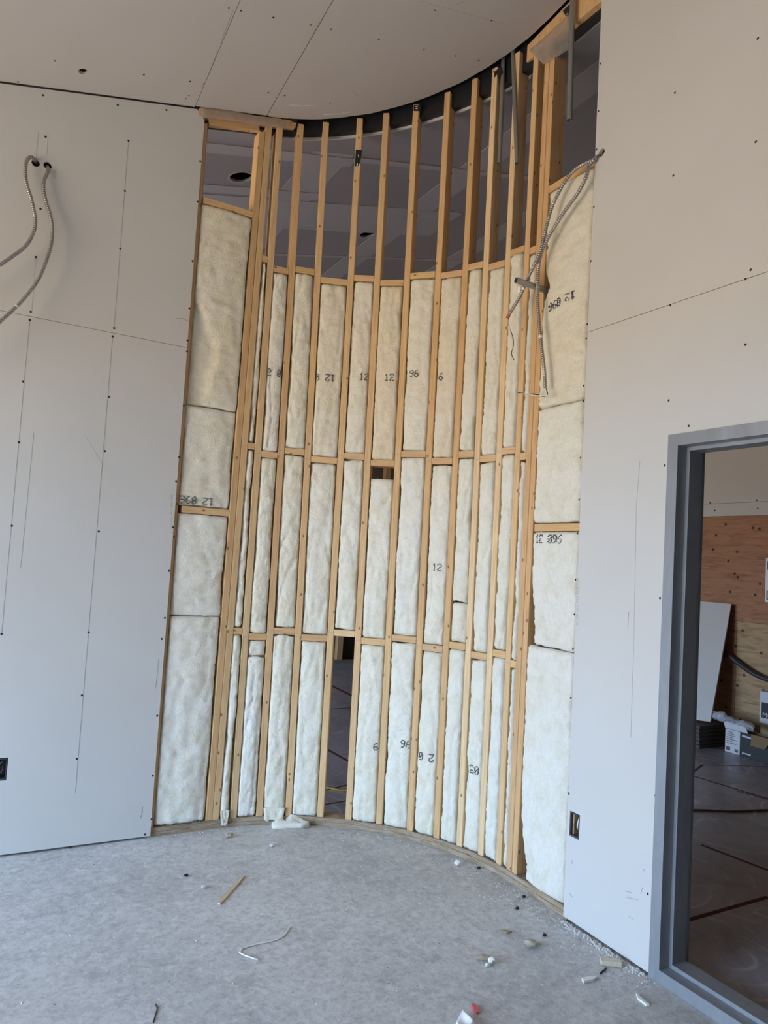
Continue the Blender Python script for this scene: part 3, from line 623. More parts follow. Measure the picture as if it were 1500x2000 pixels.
# ---------------------------------------------------------------- fibreglass batts
FONT = {'0': '01110 10001 10011 10101 11001 10001 01110', '1': '00100 01100 00100 00100 00100 00100 01110', '2': '01110 10001 00001 00110 01000 10000 11111',
        '5': '11111 10000 11110 00001 00001 10001 01110', '6': '00110 01000 10000 11110 10001 10001 01110', '9': '01110 10001 10001 01111 00001 00010 01100', ' ': '00000 ' * 7}
ORD = ['', 'first', 'second', 'third', 'fourth', 'fifth', 'sixth', 'seventh', 'eighth', 'ninth', 'tenth', 'eleventh', 'twelfth', 'thirteenth', 'fourteenth']
seedc = [0]
def batt(s0f, s1f, z0, z1, label, group, d0=0.004, tint=(1, 1, 1), dep=0.084, wl_=0.008, wr_=0.008, nu=18, prints=(), name='insulation_batt', puff=0.010, ribs=0.0, tops=0.0, bend=None, pocket=None):
    seedc[0] += 1; sd = seedc[0] * 7.31
    nv = max(10, int((z1 - z0) / 0.013)); N = noise.noise
    def lims(z):
        vv = (z - z0) / (z1 - z0)
        il = 0.001 + 0.004 * abs(N(Vector((z * 60, sd, 2.5)))) + wl_ * max(0.0, 0.10 + 1.2 * N(Vector((z * 5.0, sd, 0.5)))) + 0.5 * wl_ * max(0, N(Vector((z * 22, sd, 1.5))))
        ir = 0.001 + 0.004 * abs(N(Vector((z * 60, sd, 6.5)))) + wr_ * max(0.0, 0.10 + 1.2 * N(Vector((z * 5.0, sd, 9.5)))) + 0.5 * wr_ * max(0, N(Vector((z * 22, sd, 7.5))))
        a_, b_ = s0f(z) + il, s1f(z) - ir
        if bend: 
            x_, y_ = bend(z); a_ += x_; b_ -= y_
        return a_, b_
    def front(s, z):
        a_, b_ = lims(z); e_ = max(0.0, min(s - a_, b_ - s)); ez = max(0.0, min(z - z0, z1 - z))
        k = max(0.0, 1 - e_ / 0.012) ** 2 * 0.016 + max(0.0, 1 - ez / 0.018) ** 2 * 0.016
        mid = math.sin(math.pi * min(1, max(0, (s - a_) / max(1e-4, b_ - a_)))) * puff
        q = Vector((s * 8, z * 8, sd))
        nn = 0.004 * N(q) + 0.005 * N(q * 2.7) + 0.0045 * N(q * 6) + 0.004 * N(q * 14) + 0.003 * N(q * 30) + 0.007 * (1 - min(1, abs(N(Vector((s * 11, z * 2.4, sd + 3)))) * 7))
        if ribs: nn += ribs * math.sin(z * 2 * math.pi / 0.026 + 2 * N(q * 2)) * (0.6 + 0.6 * N(q * 3))
        if pocket: nn += pocket(s, z)
        return d0 + k - mid + nn
    V = []; Fc = []
    us = [0] + [(1 - math.cos(math.pi * i / nu)) / 2 for i in range(nu + 1)] + [1]
    W = len(us)
    for j in range(-1, nv + 2):
        jj = min(max(j, 0), nv); tz = jj / nv
        zb = z0 + (z1 - z0) * tz
        for i, u in enumerate(us):
            a_, b_ = lims(zb); s = a_ + (b_ - a_) * u; z = zb
            if jj == nv: z = zb - tops * 0.02 * max(0, N(Vector((s * 14, sd, 4.4)))) - 0.006 * abs(N(Vector((s * 40, sd, 2))))
            if jj == 0: z = zb + 0.012 * max(0, N(Vector((s * 16, sd, 8.4))))
            rim = i in (0, W - 1) or j in (-1, nv + 1)
            V.append(pp(s, dep if rim else front(s, z), z))
    H_ = nv + 3
    for j in range(H_ - 1):
        for i in range(W - 1): Fc.append((j * W + i, j * W + i + 1, (j + 1) * W + i + 1, (j + 1) * W + i))
    per = [i for i in range(W)] + [j * W + W - 1 for j in range(1, H_)] + [(H_ - 1) * W + i for i in range(W - 2, -1, -1)] + [j * W for j in range(H_ - 2, 0, -1)]
    c = len(V); cs, cz = sum(lims((z0 + z1) / 2)) / 2, (z0 + z1) / 2
    base = pp(cs, 0.06, z0); V.append(pp(cs, dep, cz)); n_ = len(per)
    Fc += [(per[k], per[(k + 1) % n_], c) for k in range(n_)]
    me = mesh(name, [v - base for v in V], Fc, True)
    o = link(name, me, BATT); o.location = base; o.color = (*tint, 1); tag(o, label, 'insulation', group)
    for (txt, sc_, zc_, flip, rot, hgt) in prints:
        dx, dz = hgt / 7 * 0.82, hgt / 7; wtot = (len(txt) * 6 - 1) * dx
        for ci, ch in enumerate(txt):
            VV = []; FF = []
            for rI, rw in enumerate(FONT[ch].split()):
                for cI, bit in enumerate(rw):
                    if bit == '0' or random.random() < 0.06: continue
                    x = (ci * 6 + cI) * dx - wtot / 2; z = (3 - rI) * dz
                    if flip: x, z = -x, -z
                    xr_, zr_ = x * math.cos(rot) - z * math.sin(rot), x * math.sin(rot) + z * math.cos(rot)
                    s, z = sc_ + xr_, zc_ + zr_; a_, b_ = lims(z)
                    if not (a_ + 0.006 < s < b_ - 0.006): continue
                    k = len(VV); h = dx * 0.44; h2 = dz * 0.42
                    for (es, ezz) in ((-h, -h2), (h, -h2), (h, h2), (-h, h2)): VV.append(pp(s + es, front(s + es, z + ezz) - 0.0045, z + ezz) - base)
                    for (es, ezz) in ((-h, -h2), (h, -h2), (h, h2), (-h, h2)): VV.append(pp(s + es, front(s + es, z + ezz) + 0.001, z + ezz) - base)
                    FF += [(k, k + 1, k + 2, k + 3)] + [(k + q, k + (q + 1) % 4, k + 4 + (q + 1) % 4, k + 4 + q) for q in range(4)]
            if len(VV) > 60:
                po = link('printed_digit', mesh('printed_digit', VV, FF), INK, o); po['kind'] = 'stuff'
    return o, front, lims

def s_at(px, py):
    """arc length of the curve (or straight run) under a pixel"""
    d = ray(px, py); ox, oy = -CX, -CY; A = d.x * d.x + d.y * d.y; B = ox * d.x + oy * d.y; C_ = ox * ox + oy * oy - R * R
    t = (-B + math.sqrt(B * B - A * C_)) / A; P = CAM + d * t; th = math.atan2(P.y - CY, P.x - CX)
    if th > math.pi / 2: P = ay(px, py, YL); return P.x - CX, P.z
    if th < 0: P = ax(px, py, XR); return S1 + CY - P.y, P.z
    return R * (math.pi / 2 - th), P.z
def pr(txt, px, py, flip=False, rot=0.0, hgt=0.046): s, z = s_at(px, py); return (txt, s, z, flip, rot, hgt)

CREAM, WARM, TAN, WHT = (1, .98, .92), (.99, .95, .85), (.975, .86, .68), (1.0, 1.0, 1.0)
_pk = [ay(x, y, YL) for x, y in ((372, 572), (383, 585), (400, 620), (408, 650), (424, 675), (418, 710), (405, 745), (396, 800))]
def pocket_fold(s, z):
    for a_, b_ in zip(_pk, _pk[1:]):
        if b_.z <= z <= a_.z:
            e_ = a_.x + (b_.x - a_.x) * (a_.z - z) / (a_.z - b_.z) - CX; t = min(1, max(0, (e_ - s) / 0.012)); return 0.024 * t * t * (3 - 2 * t)
    return 0.0
rowz = {'upper': ('top', 'mid'), 'middle': ('mid', 'low'), 'lower': ('low', None)}
PRN = {('upper', 1): [pr('2 096', 546, 730)], ('upper', 3): [pr('12 09', 628, 738, True)], ('upper', 4): [pr('12', 712, 736)], ('upper', 5): [pr('12 0', 772, 738)],
       ('upper', 6): [pr('096', 805, 730)], ('upper', 7): [pr('096', 853, 737)], ('middle', 7): [pr('12', 855, 1108)], ('lower', 5): [pr('6', 735, 1458)],
       ('lower', 6): [pr('96', 794, 1453)], ('lower', 7): [pr('12 09', 832, 1478, True)], ('lower', 9): [pr('0596', 917, 1500, True)]}
TN = {('upper', 3): (.97, .92, .82), ('upper', 5): TAN, ('upper', 7): (.96, .86, .72), ('upper', 6): CREAM, ('lower', 2): (.97, .93, .85), ('lower', 7): WARM, ('middle', 2): WARM, ('middle', 1): WARM, ('lower', 5): WARM}
for row, (ra, rb) in rowz.items():
    for k in range(12):
        if row == 'lower' and k == 4: continue                      # the open bay
        z1 = ROW[ra][k] - 0.021; z0 = (ROW[rb][k] + 0.021) if rb else PT + 0.002
        tint = TN.get((row, k), random.choice([CREAM, CREAM, WHT, (.985, .96, .9)]))
        kw = dict(tint=tint, d0=random.uniform(-0.004, 0.005), prints=PRN.get((row, k), ()), wl_=random.uniform(.003, .010), wr_=random.uniform(.003, .010), tops=random.uniform(0, 1.4))
        if k == 0: kw.update(wl_=0.012, wr_=0.012, nu=8, puff=0.004)
        if k == 11: kw.update(wl_=0.010, wr_=0.008, nu=8, puff=0.004)
        if k in (8, 9, 10): kw.update(wr_=0.014)
        if (row, k) == ('middle', 5): z1 -= 0.075                   # slumped: dark slot above it
        bay = 13 - k; wd = 'tan-stained' if tint[2] < 0.75 else ('pale tan' if tint[2] < 0.9 else 'cream')
        lab = '%s insulation batt in the %s row, %s bay from the doorway wall' % (wd, row, ORD[bay])
        if PRN.get((row, k)): lab = '%s batt with printed digits, %s row, %s bay from the doorway wall' % (wd, row, ORD[bay])
        grp = 'insulation batts in the %s row of the curve' % row
        f0 = lambda z, k=k: ss(k, z) + 0.019
        f1 = lambda z, k=k: ss(k + 1, z) - 0.019 - (0.0 if k < 11 else 0.0)
        if (row, k) == ('middle', 8):
            zc = s_at(893, 1176)[1]
            batt(f0, f1, zc + 0.001, z1, lab, grp, **kw)
            batt(f0, f1, z0, zc - 0.004, 'short cream batt offcut below a split, middle row, fifth bay from the doorway wall', grp, tint=WARM, d0=0.006, puff=0.014, wl_=.008, wr_=.012); continue
        if (row, k) == ('lower', 1):
            zc = s_at(503, 1282)[1]
            batt(f0, f1, zc + 0.002, z1, 'short cream batt offcut under blocking, lower row, twelfth bay from the doorway wall', grp, tint=CREAM, d0=0.004, puff=0.012)
            z1 = zc - 0.002
        o, fr, lm = batt(f0, f1, z0, z1, lab, grp, **kw)
        if (row, k) in (('lower', 2), ('lower', 0)):                # torn flap hanging over the plate
            V = []; Fc = []; a_, b_ = lm(z0 + 0.03); n = 10
            for j in range(7):
                z = z0 + 0.05 - j * (0.012 if k else 0.014)
                for i in range(n + 1):
                    u = i / n; s = a_ + (b_ - a_) * u; z_ = max(0.004, z + 0.012 * noise.noise(Vector((u * 5, j * .2, k + .3))) * j / 6); s += 0.02 * (0.5 - u) * j / 6
                    V.append(pp(s, -0.016 - 0.008 * noise.noise(Vector((u * 5, j * .7, 3 + k))), z_) - o.location)
                    V.append(pp(s, -0.007, z_) - o.location)
            W = 2 * (n + 1)
            for j in range(6):
                for i in range(n):
                    q = j * W + 2 * i; Fc += [(q, q + 2, q + W + 2, q + W), (q + 1, q + W + 1, q + W + 3, q + 3)]
            for i in range(n): q = 6 * W + 2 * i; Fc += [(q, q + 2, q + 3, q + 1), (2 * i, 2 * i + 1, 2 * i + 3, 2 * i + 2)]
            for j in range(6): q = j * W; Fc += [(q, q + W, q + W + 1, q + 1), (q + W - 2, q + W - 1, q + 2 * W - 1, q + 2 * W - 2)]
            fo = link('torn_flap', mesh('torn_flap', V, Fc, True), BATT, o); fo.color = o.color

lf = lambda z: 0.905 + 0.032 - 0.028 * z / 4.1 - CX
lg = lambda z: 1.243 - 0.020 - 0.005 * z / 4.4 - CX
grp = 'wide batts beside the wall with cable whips'
def wide(*a_, **k): return batt(*a_, wl_=.004, wr_=.008, nu=20, **k)  # tints below whiten downward, painting in the cooler low daylight
wide(lf, lg, 2.402, 3.583, 'wide cream batt with a folded pocket, uppermost beside the wall with whips', grp, d0=-0.002, tint=WARM, puff=0.012, pocket=pocket_fold)
wide(lf, lg, 1.824, 2.398, 'wide cream batt with upside-down digits, second from top beside the whips wall', grp, d0=0.004, tint=CREAM, prints=[pr('12 096', 383, 978, True)], puff=0.008)
wide(lf, lg, 1.203, 1.780, 'wide batt whitened for low daylight directly under blocking, third from top beside the whips wall', grp, d0=0.002, tint=WHT, puff=0.010)
wide(lf, lg, PT + 0.003, 1.199, 'tall wide batt whitened for low daylight standing on the plate beside the whips wall', grp, d0=0.0, tint=WHT, puff=0.012)
rf = lambda z: S1 + CY - 2.865 + 0.020 - 0.019 * z / 4.4
rg = lambda z: S1 + CY - 2.486 - 0.020 - 0.018 * z / 4.4
grp = 'wide batts beside the doorway wall'  # here too the lower tints carry the whiter daylight
def btop(z):
    n_ = noise.noise; k = max(0, 0.9 - abs(z - 3.08) / 0.10) * 0.05
    return (k + max(0, 3.58 - abs(z - 3.60) * 1 - 3.44) * 0.12 if z > 3.46 else k, 0)
wide(rf, rg, 2.432, 3.608, 'wide cream ribbed batt with upside-down digits, uppermost beside the doorway wall', grp, d0=-0.006, tint=WARM, puff=0.012, ribs=0.0022, prints=[pr('12 096', 1100, 590, True, 0.10)], bend=btop)
wide(rf, rg, 1.828, 2.428, 'wide cream ribbed batt resting on blocking, second from top by the doorway wall', grp, d0=-0.004, tint=CREAM, puff=0.010, ribs=0.0022)
wide(rf, rg, 1.206, 1.783, 'wide batt whitened for low daylight printed with digits under blocking by the doorway wall', grp, d0=-0.002, tint=WHT, puff=0.010, prints=[pr('12 096', 1074, 1053)], bend=lambda z: (0.045 * max(0, 1 - abs(z - 1.26) / 0.3), 0))
wide(rf, rg, PT + 0.003, 1.202, 'tall wide batt whitened for low daylight standing on the plate by the doorway wall', grp, d0=-0.004, tint=WHT, puff=0.016, bend=lambda z: (0.085 * max(0, 1 - z / 0.45) ** 1.2, 0.0))

# ---------------------------------------------------------------- fixings on the studs
def film(name, px_pts, conv, label, thick=0.0008, off=0.0):
    """wavy hanging poly sheet from a grid of rows of points"""
    rows = [[Vector(conv(*p)) for p in r] for r in px_pts]; V = []; Fc = []; nr, ncol = 4 * (len(rows) - 1), 6 * (len(rows[0]) - 1)
    def samp(u, v):
        r = u * (len(rows) - 1); i = min(int(r), len(rows) - 2); fr_ = r - i; c = v * (len(rows[0]) - 1); j = min(int(c), len(rows[0]) - 2); g = c - j
        return (rows[i][j] * (1 - g) + rows[i][j + 1] * g) * (1 - fr_) + (rows[i + 1][j] * (1 - g) + rows[i + 1][j + 1] * g) * fr_
    for i in range(nr + 1):
        for j in range(ncol + 1):
            p = samp(i / nr, j / ncol); tow = (CAM - p).normalized()
            V.append(p + tow * (0.006 + 0.006 * noise.noise(p * 14)))
    for i in range(nr):
        for j in range(ncol): q = i * (ncol + 1) + j; Fc.append((q, q + 1, q + ncol + 2, q + ncol + 1))
    o = link(name, mesh(name, V, Fc, True), FILM); sm = o.modifiers.new('thickness', 'SOLIDIFY'); sm.thickness = thick
    return tag(o, label, 'plastic film')
film('poly_film', [[(1034, 98), (1060, 76), (1085, 52), (1110, 28)], [(1040, 104), (1062, 96), (1086, 80), (1112, 55)], [(1046, 112), (1062, 126), (1086, 112), (1112, 96)]],
     lambda x, y: ax(x, y, XR - 0.010), 'torn translucent plastic sheet over the header beam by the doorway wall')
film('poly_film', [[(392, 208), (450, 216), (510, 228), (560, 236)], [(393, 222), (450, 230), (510, 240), (560, 246)], [(396, 230), (450, 236), (512, 246), (560, 251)]],
     lambda x, y: ay(x, y, FW_Y - 0.010), 'translucent plastic strip over the header beam by the whips wall')
def scrap(px_pts, conv, label, white=()):
    p = [Vector(conv(*q)) for q in px_pts]; c = sum(p, Vector()) / len(p); nrm = (p[1] - p[0]).cross(p[2] - p[0]).normalized()
    if nrm.dot(CAM - c) < 0: nrm = -nrm
    o = prism('membrane_scrap', [q + nrm * 0.001 for q in p], nrm * 0.003, BLACK); tag(o, label, 'membrane', 'black membrane scraps')
    if white: quadstrips('white_print', [(Vector(conv(*a_)) + nrm * 0.0042, Vector(conv(*b_)) + nrm * 0.0042, wd) for a_, b_, wd in white], nrm, WHITE, o, 'stuff')
def cyl(d):
    def f_(px, py):
        s, z = s_at(px, py); return pp(s, d, z)
    return f_
def studface(i):
    def f_(px, py):
        s, z = s_at(px, py); p0, t, n = frame(ss(i, z)); P = CAM; dd = ray(px, py); c = n.dot(Vector((p0.x, p0.y, 0)) - n * 0.003)
        return on(px, py, n, c)
    return f_
scrap([(695, 293), (707, 294), (706, 306), (703, 316), (702, 324), (693, 325), (694, 308)], studface(4), 'black membrane scrap with white print stuck across a middle stud',
      [((698, 320), (697, 326), .006), ((702, 321), (701, 326), .006), ((699, 303), (701, 308), .004)])
scrap([(808, 206), (823, 206), (822, 217), (808, 217)], studface(6), 'black membrane tab with white mark on top of a stud', [((812, 209), (816, 209), .005), ((812, 213), (816, 213), .005)])
scrap([(966, 141), (980, 130), (983, 142), (975, 152), (970, 145), (966, 152)], studface(9), 'ragged black membrane tab on top of the pale stud')
scrap([(561, 226), (581, 230), (580, 243), (572, 239), (566, 233)], lambda x, y: ay(x, y, FW_Y - 0.012), 'ragged black membrane over the end of the header beam', [((572, 241), (578, 242), .006)])
scrap([(1100, 22), (1114, 8), (1116, 26), (1106, 32)], lambda x, y: ax(x, y, XR - 0.012), 'black membrane flap over the header beam beside the hanging conduit', [((1110, 26), (1108, 30), .004), ((1114, 25), (1112, 29), .004)])

# nails driven through header beams
def nail(p, drop, label):
    p = Vector(p); o = link('nail', tubemesh('nail', [p, p + Vector((0, 0, -drop))], 0.003, 6), DARK); tag(o, label, 'nail'); return o
nail((1.16, FW_Y + 0.03, bc(1.16) + 0.02), 0.05, 'dark nail poking down from the header beam by the whips wall')
nail((XR + 0.03, 2.60, bc(XR) + 0.09), 0.07, 'dark nail poking down from the header beam by the doorway wall')

# ---------------------------------------------------------------- conduits and cables
def conduit(a_, b_, label, r=0.0125, coll=True):
    e_ = empty('conduit', tuple(b_)); base = Vector(b_)
    t = pipe('tube', Vector(a_) - base, Vector(0 * base), r, r * 0.84, EMT, e_)
    if coll:
        c = pipe('hole_sleeve', Vector(a_) - base + Vector((0, 0, -0.006)), Vector(a_) - base + Vector((0, 0, 0.02)), r * 1.9, r * 1.02, BLACK, e_)
    tag(e_, label, 'conduit', 'conduits hanging from the ceiling'); return e_
XC = XR - 0.045
for (tp, bt, lb) in (((983, 120), (975, 319), 'thin grey steel conduit hanging straight beside the pale stud'), ((1001, 104), (1010, 319), 'thin grey steel conduit hanging aslant in front of a stamped stud')):
    a_ = afc(*tp); 
    b_ = ax(*bt, a_.x - 0.0); conduit(a_ + Vector((0, 0, 0.03)), b_, lb)
a_ = ax(1119, -14, XR - 0.035); b_ = ax(1112, 235, XR - 0.035); conduit(a_, b_, 'thick grey steel conduit hanging before the open bay by the doorway wall', 0.0145, False)
# stub of conduit poking out of the insulation
p1 = ax(1062, 566, XR - 0.0); best = None
for k in range(20, 500):
    L = k / 1000; d = Vector((-0.955, 0.0, 0)); q = p1 + Vector((-L, 0.02 * L, 0))
    v = Vector([sum(M[r_][c] * (q - CAM)[r_] for r_ in range(3)) for c in range(3)]); u = PX + F * v[0] / v[2]
    if u <= 1008: best = q; vy = PY + F * v[1] / v[2]; break
if best is None: best = p1 + Vector((-0.2, 0, 0))
zfix = ax(1008, 547, best.x).z
e_ = empty('conduit', tuple(p1 + Vector((0.05, 0, 0)))); base = e_.location.copy(); tip = Vector((best.x, best.y, zfix))
pipe('tube', p1 + (p1 - tip).normalized() * 0.05 - base, tip - base, 0.0155, 0.0130, EMT, e_)
tag(e_, 'short open-ended conduit stub poking out between two batts', 'conduit')

def cable(pts, label, group, rad=0.0098, m=ARMOUR, base=None):
    P = crom(pts, 0.0027); b_ = Vector(pts[0] if base is None else base); e_ = empty('armoured_cable', tuple(b_))
    me = tubemesh('armour', [p - b_ for p in P], lambda i: rad * (1.0 if (i % 4) < 2 else 0.84), 8); ao = link('armour', me, [m, GROOVE_SHADE], e_)
    for q_, pg in enumerate(me.polygons): pg.material_index = 1 if min(pg.vertices) // 8 % 4 == 2 else 0
    tag(e_, label, 'cable', group); return e_, P
def wires(e_, pts, m, r=0.0022, name='wire'):
    b_ = e_.location; link(name, tubemesh(name, [p - b_ for p in crom(pts, 0.01)], r, 6), m, e_)
def lw(px, d): return [ay(x, y, FW_Y - dd) for (x, y), dd in zip(px, d)]
P1 = [(70, 319), (67, 311), (60, 307), (52, 314), (49, 335), (52, 360), (60, 385), (66, 410), (69, 432), (65, 454), (50, 480), (25, 500), (0, 517), (-45, 545), (-90, 560)]
P2 = [(92, 324), (94, 332), (91, 341), (86, 352), (85, 370), (90, 395), (98, 420), (102, 450), (99, 480), (88, 515), (72, 550), (45, 585), (20, 610), (0, 628), (-45, 668), (-90, 700)]
cable(lw(P1, [-.03, .01, .03, .04, .045, .05, .055, .06, .065, .07, .08, .09, .10, .11, .12]), 'upper armoured cable whip looping from a hole in the gypsum wall', 'cable whips from the gypsum wall')
e2, Q2 = cable(lw(P2, [-.03, .01, .025, .035, .04, .045, .05, .06, .07, .08, .09, .10, .11, .12, .13, .14]), 'longer armoured cable whip with a white tape band on the gypsum wall', 'cable whips from the gypsum wall')
tp = ay(32, 598, FW_Y - 0.105); k = min(range(len(Q2)), key=lambda i: (Q2[i] - tp).length)
link('tape_band', tubemesh('tape_band', [Q2[j] - e2.location for j in range(k - 2, k + 3)], 0.0092, 10), WHITE, e2)
def rw(px, d): return [ax(x, y, FW_X - dd) for (x, y), dd in zip(px, d)]
C1 = [(1176, 298), (1160, 311), (1145, 318), (1125, 330), (1108, 348), (1092, 375), (1078, 405), (1068, 440), (1060, 475), (1052, 500), (1040, 525), (1028, 550), (1015, 580), (1003, 600), (993, 617)]
C2 = [(1177, 299), (1163, 310), (1151, 323), (1145, 345), (1130, 375), (1105, 410), (1085, 440), (1068, 470), (1056, 500), (1051, 530), (1050, 560), (1051, 600), (1054, 640), (1058, 680), (1063, 720), (1065, 757)]
ec1, Q = cable(rw(C1, [-.04, .02, .035, .045, .05, .055, .06, .065, .07, .075, .08, .085, .09, .095, .10]), 'armoured cable ending in a red bushing, crossing the curved studs', 'cable whips by the doorway wall')
link('bushing', tubemesh('bushing', [Q[-3] - ec1.location, Q[-1] - ec1.location, ax(991, 622, FW_X - .10) - ec1.location], 0.0095, 10), RED, ec1)['label'] = 'red plastic bushing'
wires(ec1, rw([(992, 620), (995, 640), (1001, 656), (1003, 672), (999, 690), (1004, 703)], [.10] * 6), WIREB); wires(ec1, rw([(991, 620), (996, 645), (1000, 660), (1001, 678), (997, 690), (999, 703)], [.105] * 6), WIREW, 0.0018)
k = int(len(Q) * 0.83); b_ = ec1.location
link('tag_label', tubemesh('tag_label', [Q[j] - b_ for j in range(k, k + 5)], 0.0105, 8), WHITE, ec1)
pt = ax(1014, 567, FW_X - .088); u_ = Vector((0, 1, 0)); v_ = Vector((0.1, .25, .95)).normalized()
prism('tag_label', [pt + u_ * a1 * .011 + v_ * a2 * .017 - b_ for a1, a2 in ((-1, -1), (1, -1), (1, 1), (-1, 1))], (-0.0012, 0, 0), WHITE, ec1)
ec2, Q = cable(rw(C2, [-.04, .015, .03, .045, .05, .055, .06, .06, .06, .055, .05, .05, .05, .05, .05, .05]), 'armoured cable hanging down with a bent black and white wire tail', 'cable whips by the doorway wall')
wires(ec2, rw([(1065, 755), (1069, 770), (1062, 774), (1045, 770), (1030, 770), (1012, 767)], [.05, .055, .06, .06, .065, .07]), WIREB, 0.0032); wires(ec2, rw([(1065, 757), (1068, 772), (1060, 772), (1046, 773), (1033, 770), (1015, 769)], [.053, .058, .064, .064, .068, .073]), WIREW, 0.0024)
k = int(len(Q) * 0.78); link('tape_band', tubemesh('tape_band', [Q[j] - ec2.location for j in range(k, k + 6)], 0.0105, 8), WHITE, ec2)

BOXM = flat('dull_box_steel', (0.09, 0.10, 0.12), 0.6, 0.2)
# electrical boxes set in the gypsum
def ebox(c, n, t, hw, hh, label):
    c, n, t = Vector(c), Vector(n), Vector(t); up = Vector((0, 0, 1)); e_ = empty('electrical_box', tuple(c)); D = 0.05; V = []; th = 0.002
    def ringp(hw_, hh_, d): return [t * (sx_ * hw_) + up * (sz_ * hh_) + n * d for sx_, sz_ in ((-1, -1), (1, -1), (1, 1), (-1, 1))]
    for (a1, b1, d) in ((hw, hh, 0.001), (hw - th, hh - th, 0.001), (hw - th, hh - th, D - th), (hw, hh, D)): V += ringp(a1, b1, d)
    Fc = []
    for (p, q) in ((0, 1), (1, 2), (0, 3)):
        for k in range(4): k2 = (k + 1) % 4; Fc.append((4 * p + k, 4 * p + k2, 4 * q + k2, 4 * q + k))
    Fc += [(8, 9, 10, 11), (12, 13, 14, 15)]
    link('box_shell', mesh('box_shell', V, Fc), BOXM, e_)
    link('wire', tubemesh('wire', crom([n * 0.045 + up * 0.03 + t * 0.01, n * 0.02 + t * -.004 + up * .02, n * 0.012 - t * 0.008 - up * 0.005, n * 0.04 - up * .03 + t * .012], 0.008), 0.0035, 6), WIREW, e_)
    link('wire', tubemesh('wire', crom([n * 0.045 + up * 0.025 - t * 0.012, n * 0.018 + t * .012 + up * .01, n * 0.014 + t * 0.006 - up * 0.02, n * 0.04 - up * .035 - t * .012], 0.008), 0.003, 6), WIREB, e_)
    tag(e_, label, 'electrical box'); return e_
ebox((FW_X, oc.y, oc.z), (1, 0, 0), (0, 1, 0), 0.027, 0.050, 'open steel electrical box with loose wires beside the steel frame')
ebox((ob.x, FW_Y, ob.z), (0, 1, 0), (1, 0, 0), 0.028, 0.051, 'open steel electrical box low on the wall with cable whips')
# anchor bolt on the plate
bx_ = Vector((1.165, YL + 0.008 - 0.0, PT)); e_ = empty('anchor_bolt', tuple(bx_))
bpnt = az(380, 1603, PT); e_.location = (bpnt.x, YL + 0.012, PT + 0.0005)
link('shank', tubemesh('shank', [Vector((0, -.0, 0)), Vector((0, 0, 0.045)), Vector((0, 0, 0.05))], lambda i: 0.0075 if i < 2 else 0.005, 10), flat('zinc', (0.10, 0.14, 0.16), 0.4, 0.6), e_)
link('nut', tubemesh('nut', [Vector((0, 0, 0.004)), Vector((0, 0, 0.016))], 0.014, 6), EMT, e_)
box('washer', (-0.022, -0.022, 0.0), (0.022, 0.022, 0.004), EMT, e_)
tag(e_, 'anchor bolt with nut on the plate beside the whips wall', 'bolt')

# ---------------------------------------------------------------- scraps on the concrete
def sheet_scrap(name, outline_px, h, m, label, cat, group=None, z=0.001, conv=az, wav=0.0):
    P = [Vector(az(*q)) for q in outline_px]; c = sum(P, Vector()) / len(P); c.z = z
    o = prism(name, [Vector((p.x - c.x, p.y - c.y, 0)) for p in P], (0, 0, h), m); o.location = c
    return tag(o, label, cat, group)
sheet_scrap('wood_sliver', [(425, 1766), (430, 1768), (445, 1752), (478, 1713), (471, 1712), (452, 1734), (436, 1750)], 0.006, make_wood('sliver_wood', (0.62, 0.50, 0.36), (0.5, 0.38, 0.25), False), 'thin splintered wood sliver lying on the concrete', 'wood scrap')
o = tube('string', [p + Vector((0, 0, 0.003)) for p in crom([az(*q) for q in ((505, 1876), (485, 1870), (468, 1862), (472, 1855), (500, 1846), (530, 1840), (552, 1831), (567, 1812))], 0.02)], 0.0026, PALE)
tag(o, 'pale crooked string lying on the concrete', 'string')
o = tube('fibre_strand', [p + Vector((0, 0, 0.002)) for p in crom([az(*q) for q in ((299, 1999), (303, 1985), (307, 1970), (304, 1962))], 0.02)], 0.0018, DARK)
tag(o, 'short dark strand curled on the concrete', 'strand')
# fallen piece of insulation against the plate
def fluff(name, px, hts, m, label, cat, seed):
    """soft torn piece: ground outline with a hump"""
    P = [az(*q) for q in px]; c = sum(P, Vector()) / len(P); n = len(P); V = []; Fc = []; K = 7
    for r_ in range(K + 1):
        t = r_ / K
        for p in P:
            q = c + (p - c) * (1 - t * t * 0.9); hh = hts * min(1, t * 3) ** 0.6 * (0.75 + 1.0 * noise.noise(Vector((q.x * 18, q.y * 18, seed))))
            V.append(Vector((q.x - c.x, q.y - c.y, 0.0015 + max(0, hh))))
    for r_ in range(K):
        for k in range(n): k2 = (k + 1) % n; Fc.append((r_ * n + k, r_ * n + k2, (r_ + 1) * n + k2, (r_ + 1) * n + k))
    Fc += [tuple(range(n)), tuple(K * n + k for k in range(n))]
    o = link(name, mesh(name, V, Fc, True), m); o.location = (c.x, c.y, 0); return tag(o, label, cat)
o = fluff('insulation_scrap', [(529, 1606), (531, 1619), (541, 1621), (560, 1619), (585, 1619), (604, 1618), (600, 1614), (606, 1609), (588, 1608), (565, 1608), (545, 1607)], 0.045, BATT, 'torn piece of white insulation lying against the curved bottom plate', 'insulation', 2.0)
o.color = (1, 1, 1, 1)
fluff('paper_wad', [(890, 2004), (895, 1994), (902, 1982), (908, 1990), (918, 1998), (926, 2008), (918, 2026), (898, 2026)], 0.028, WHITE, 'crumpled white paper wad beside a red wrapper', 'paper', 5.0)
sheet_scrap('wrapper', [(920, 1965), (926, 1964), (934, 1972), (936, 1981), (931, 1982), (925, 1976)], 0.008, PINK, 'small red torn wrapper on the concrete', 'wrapper')
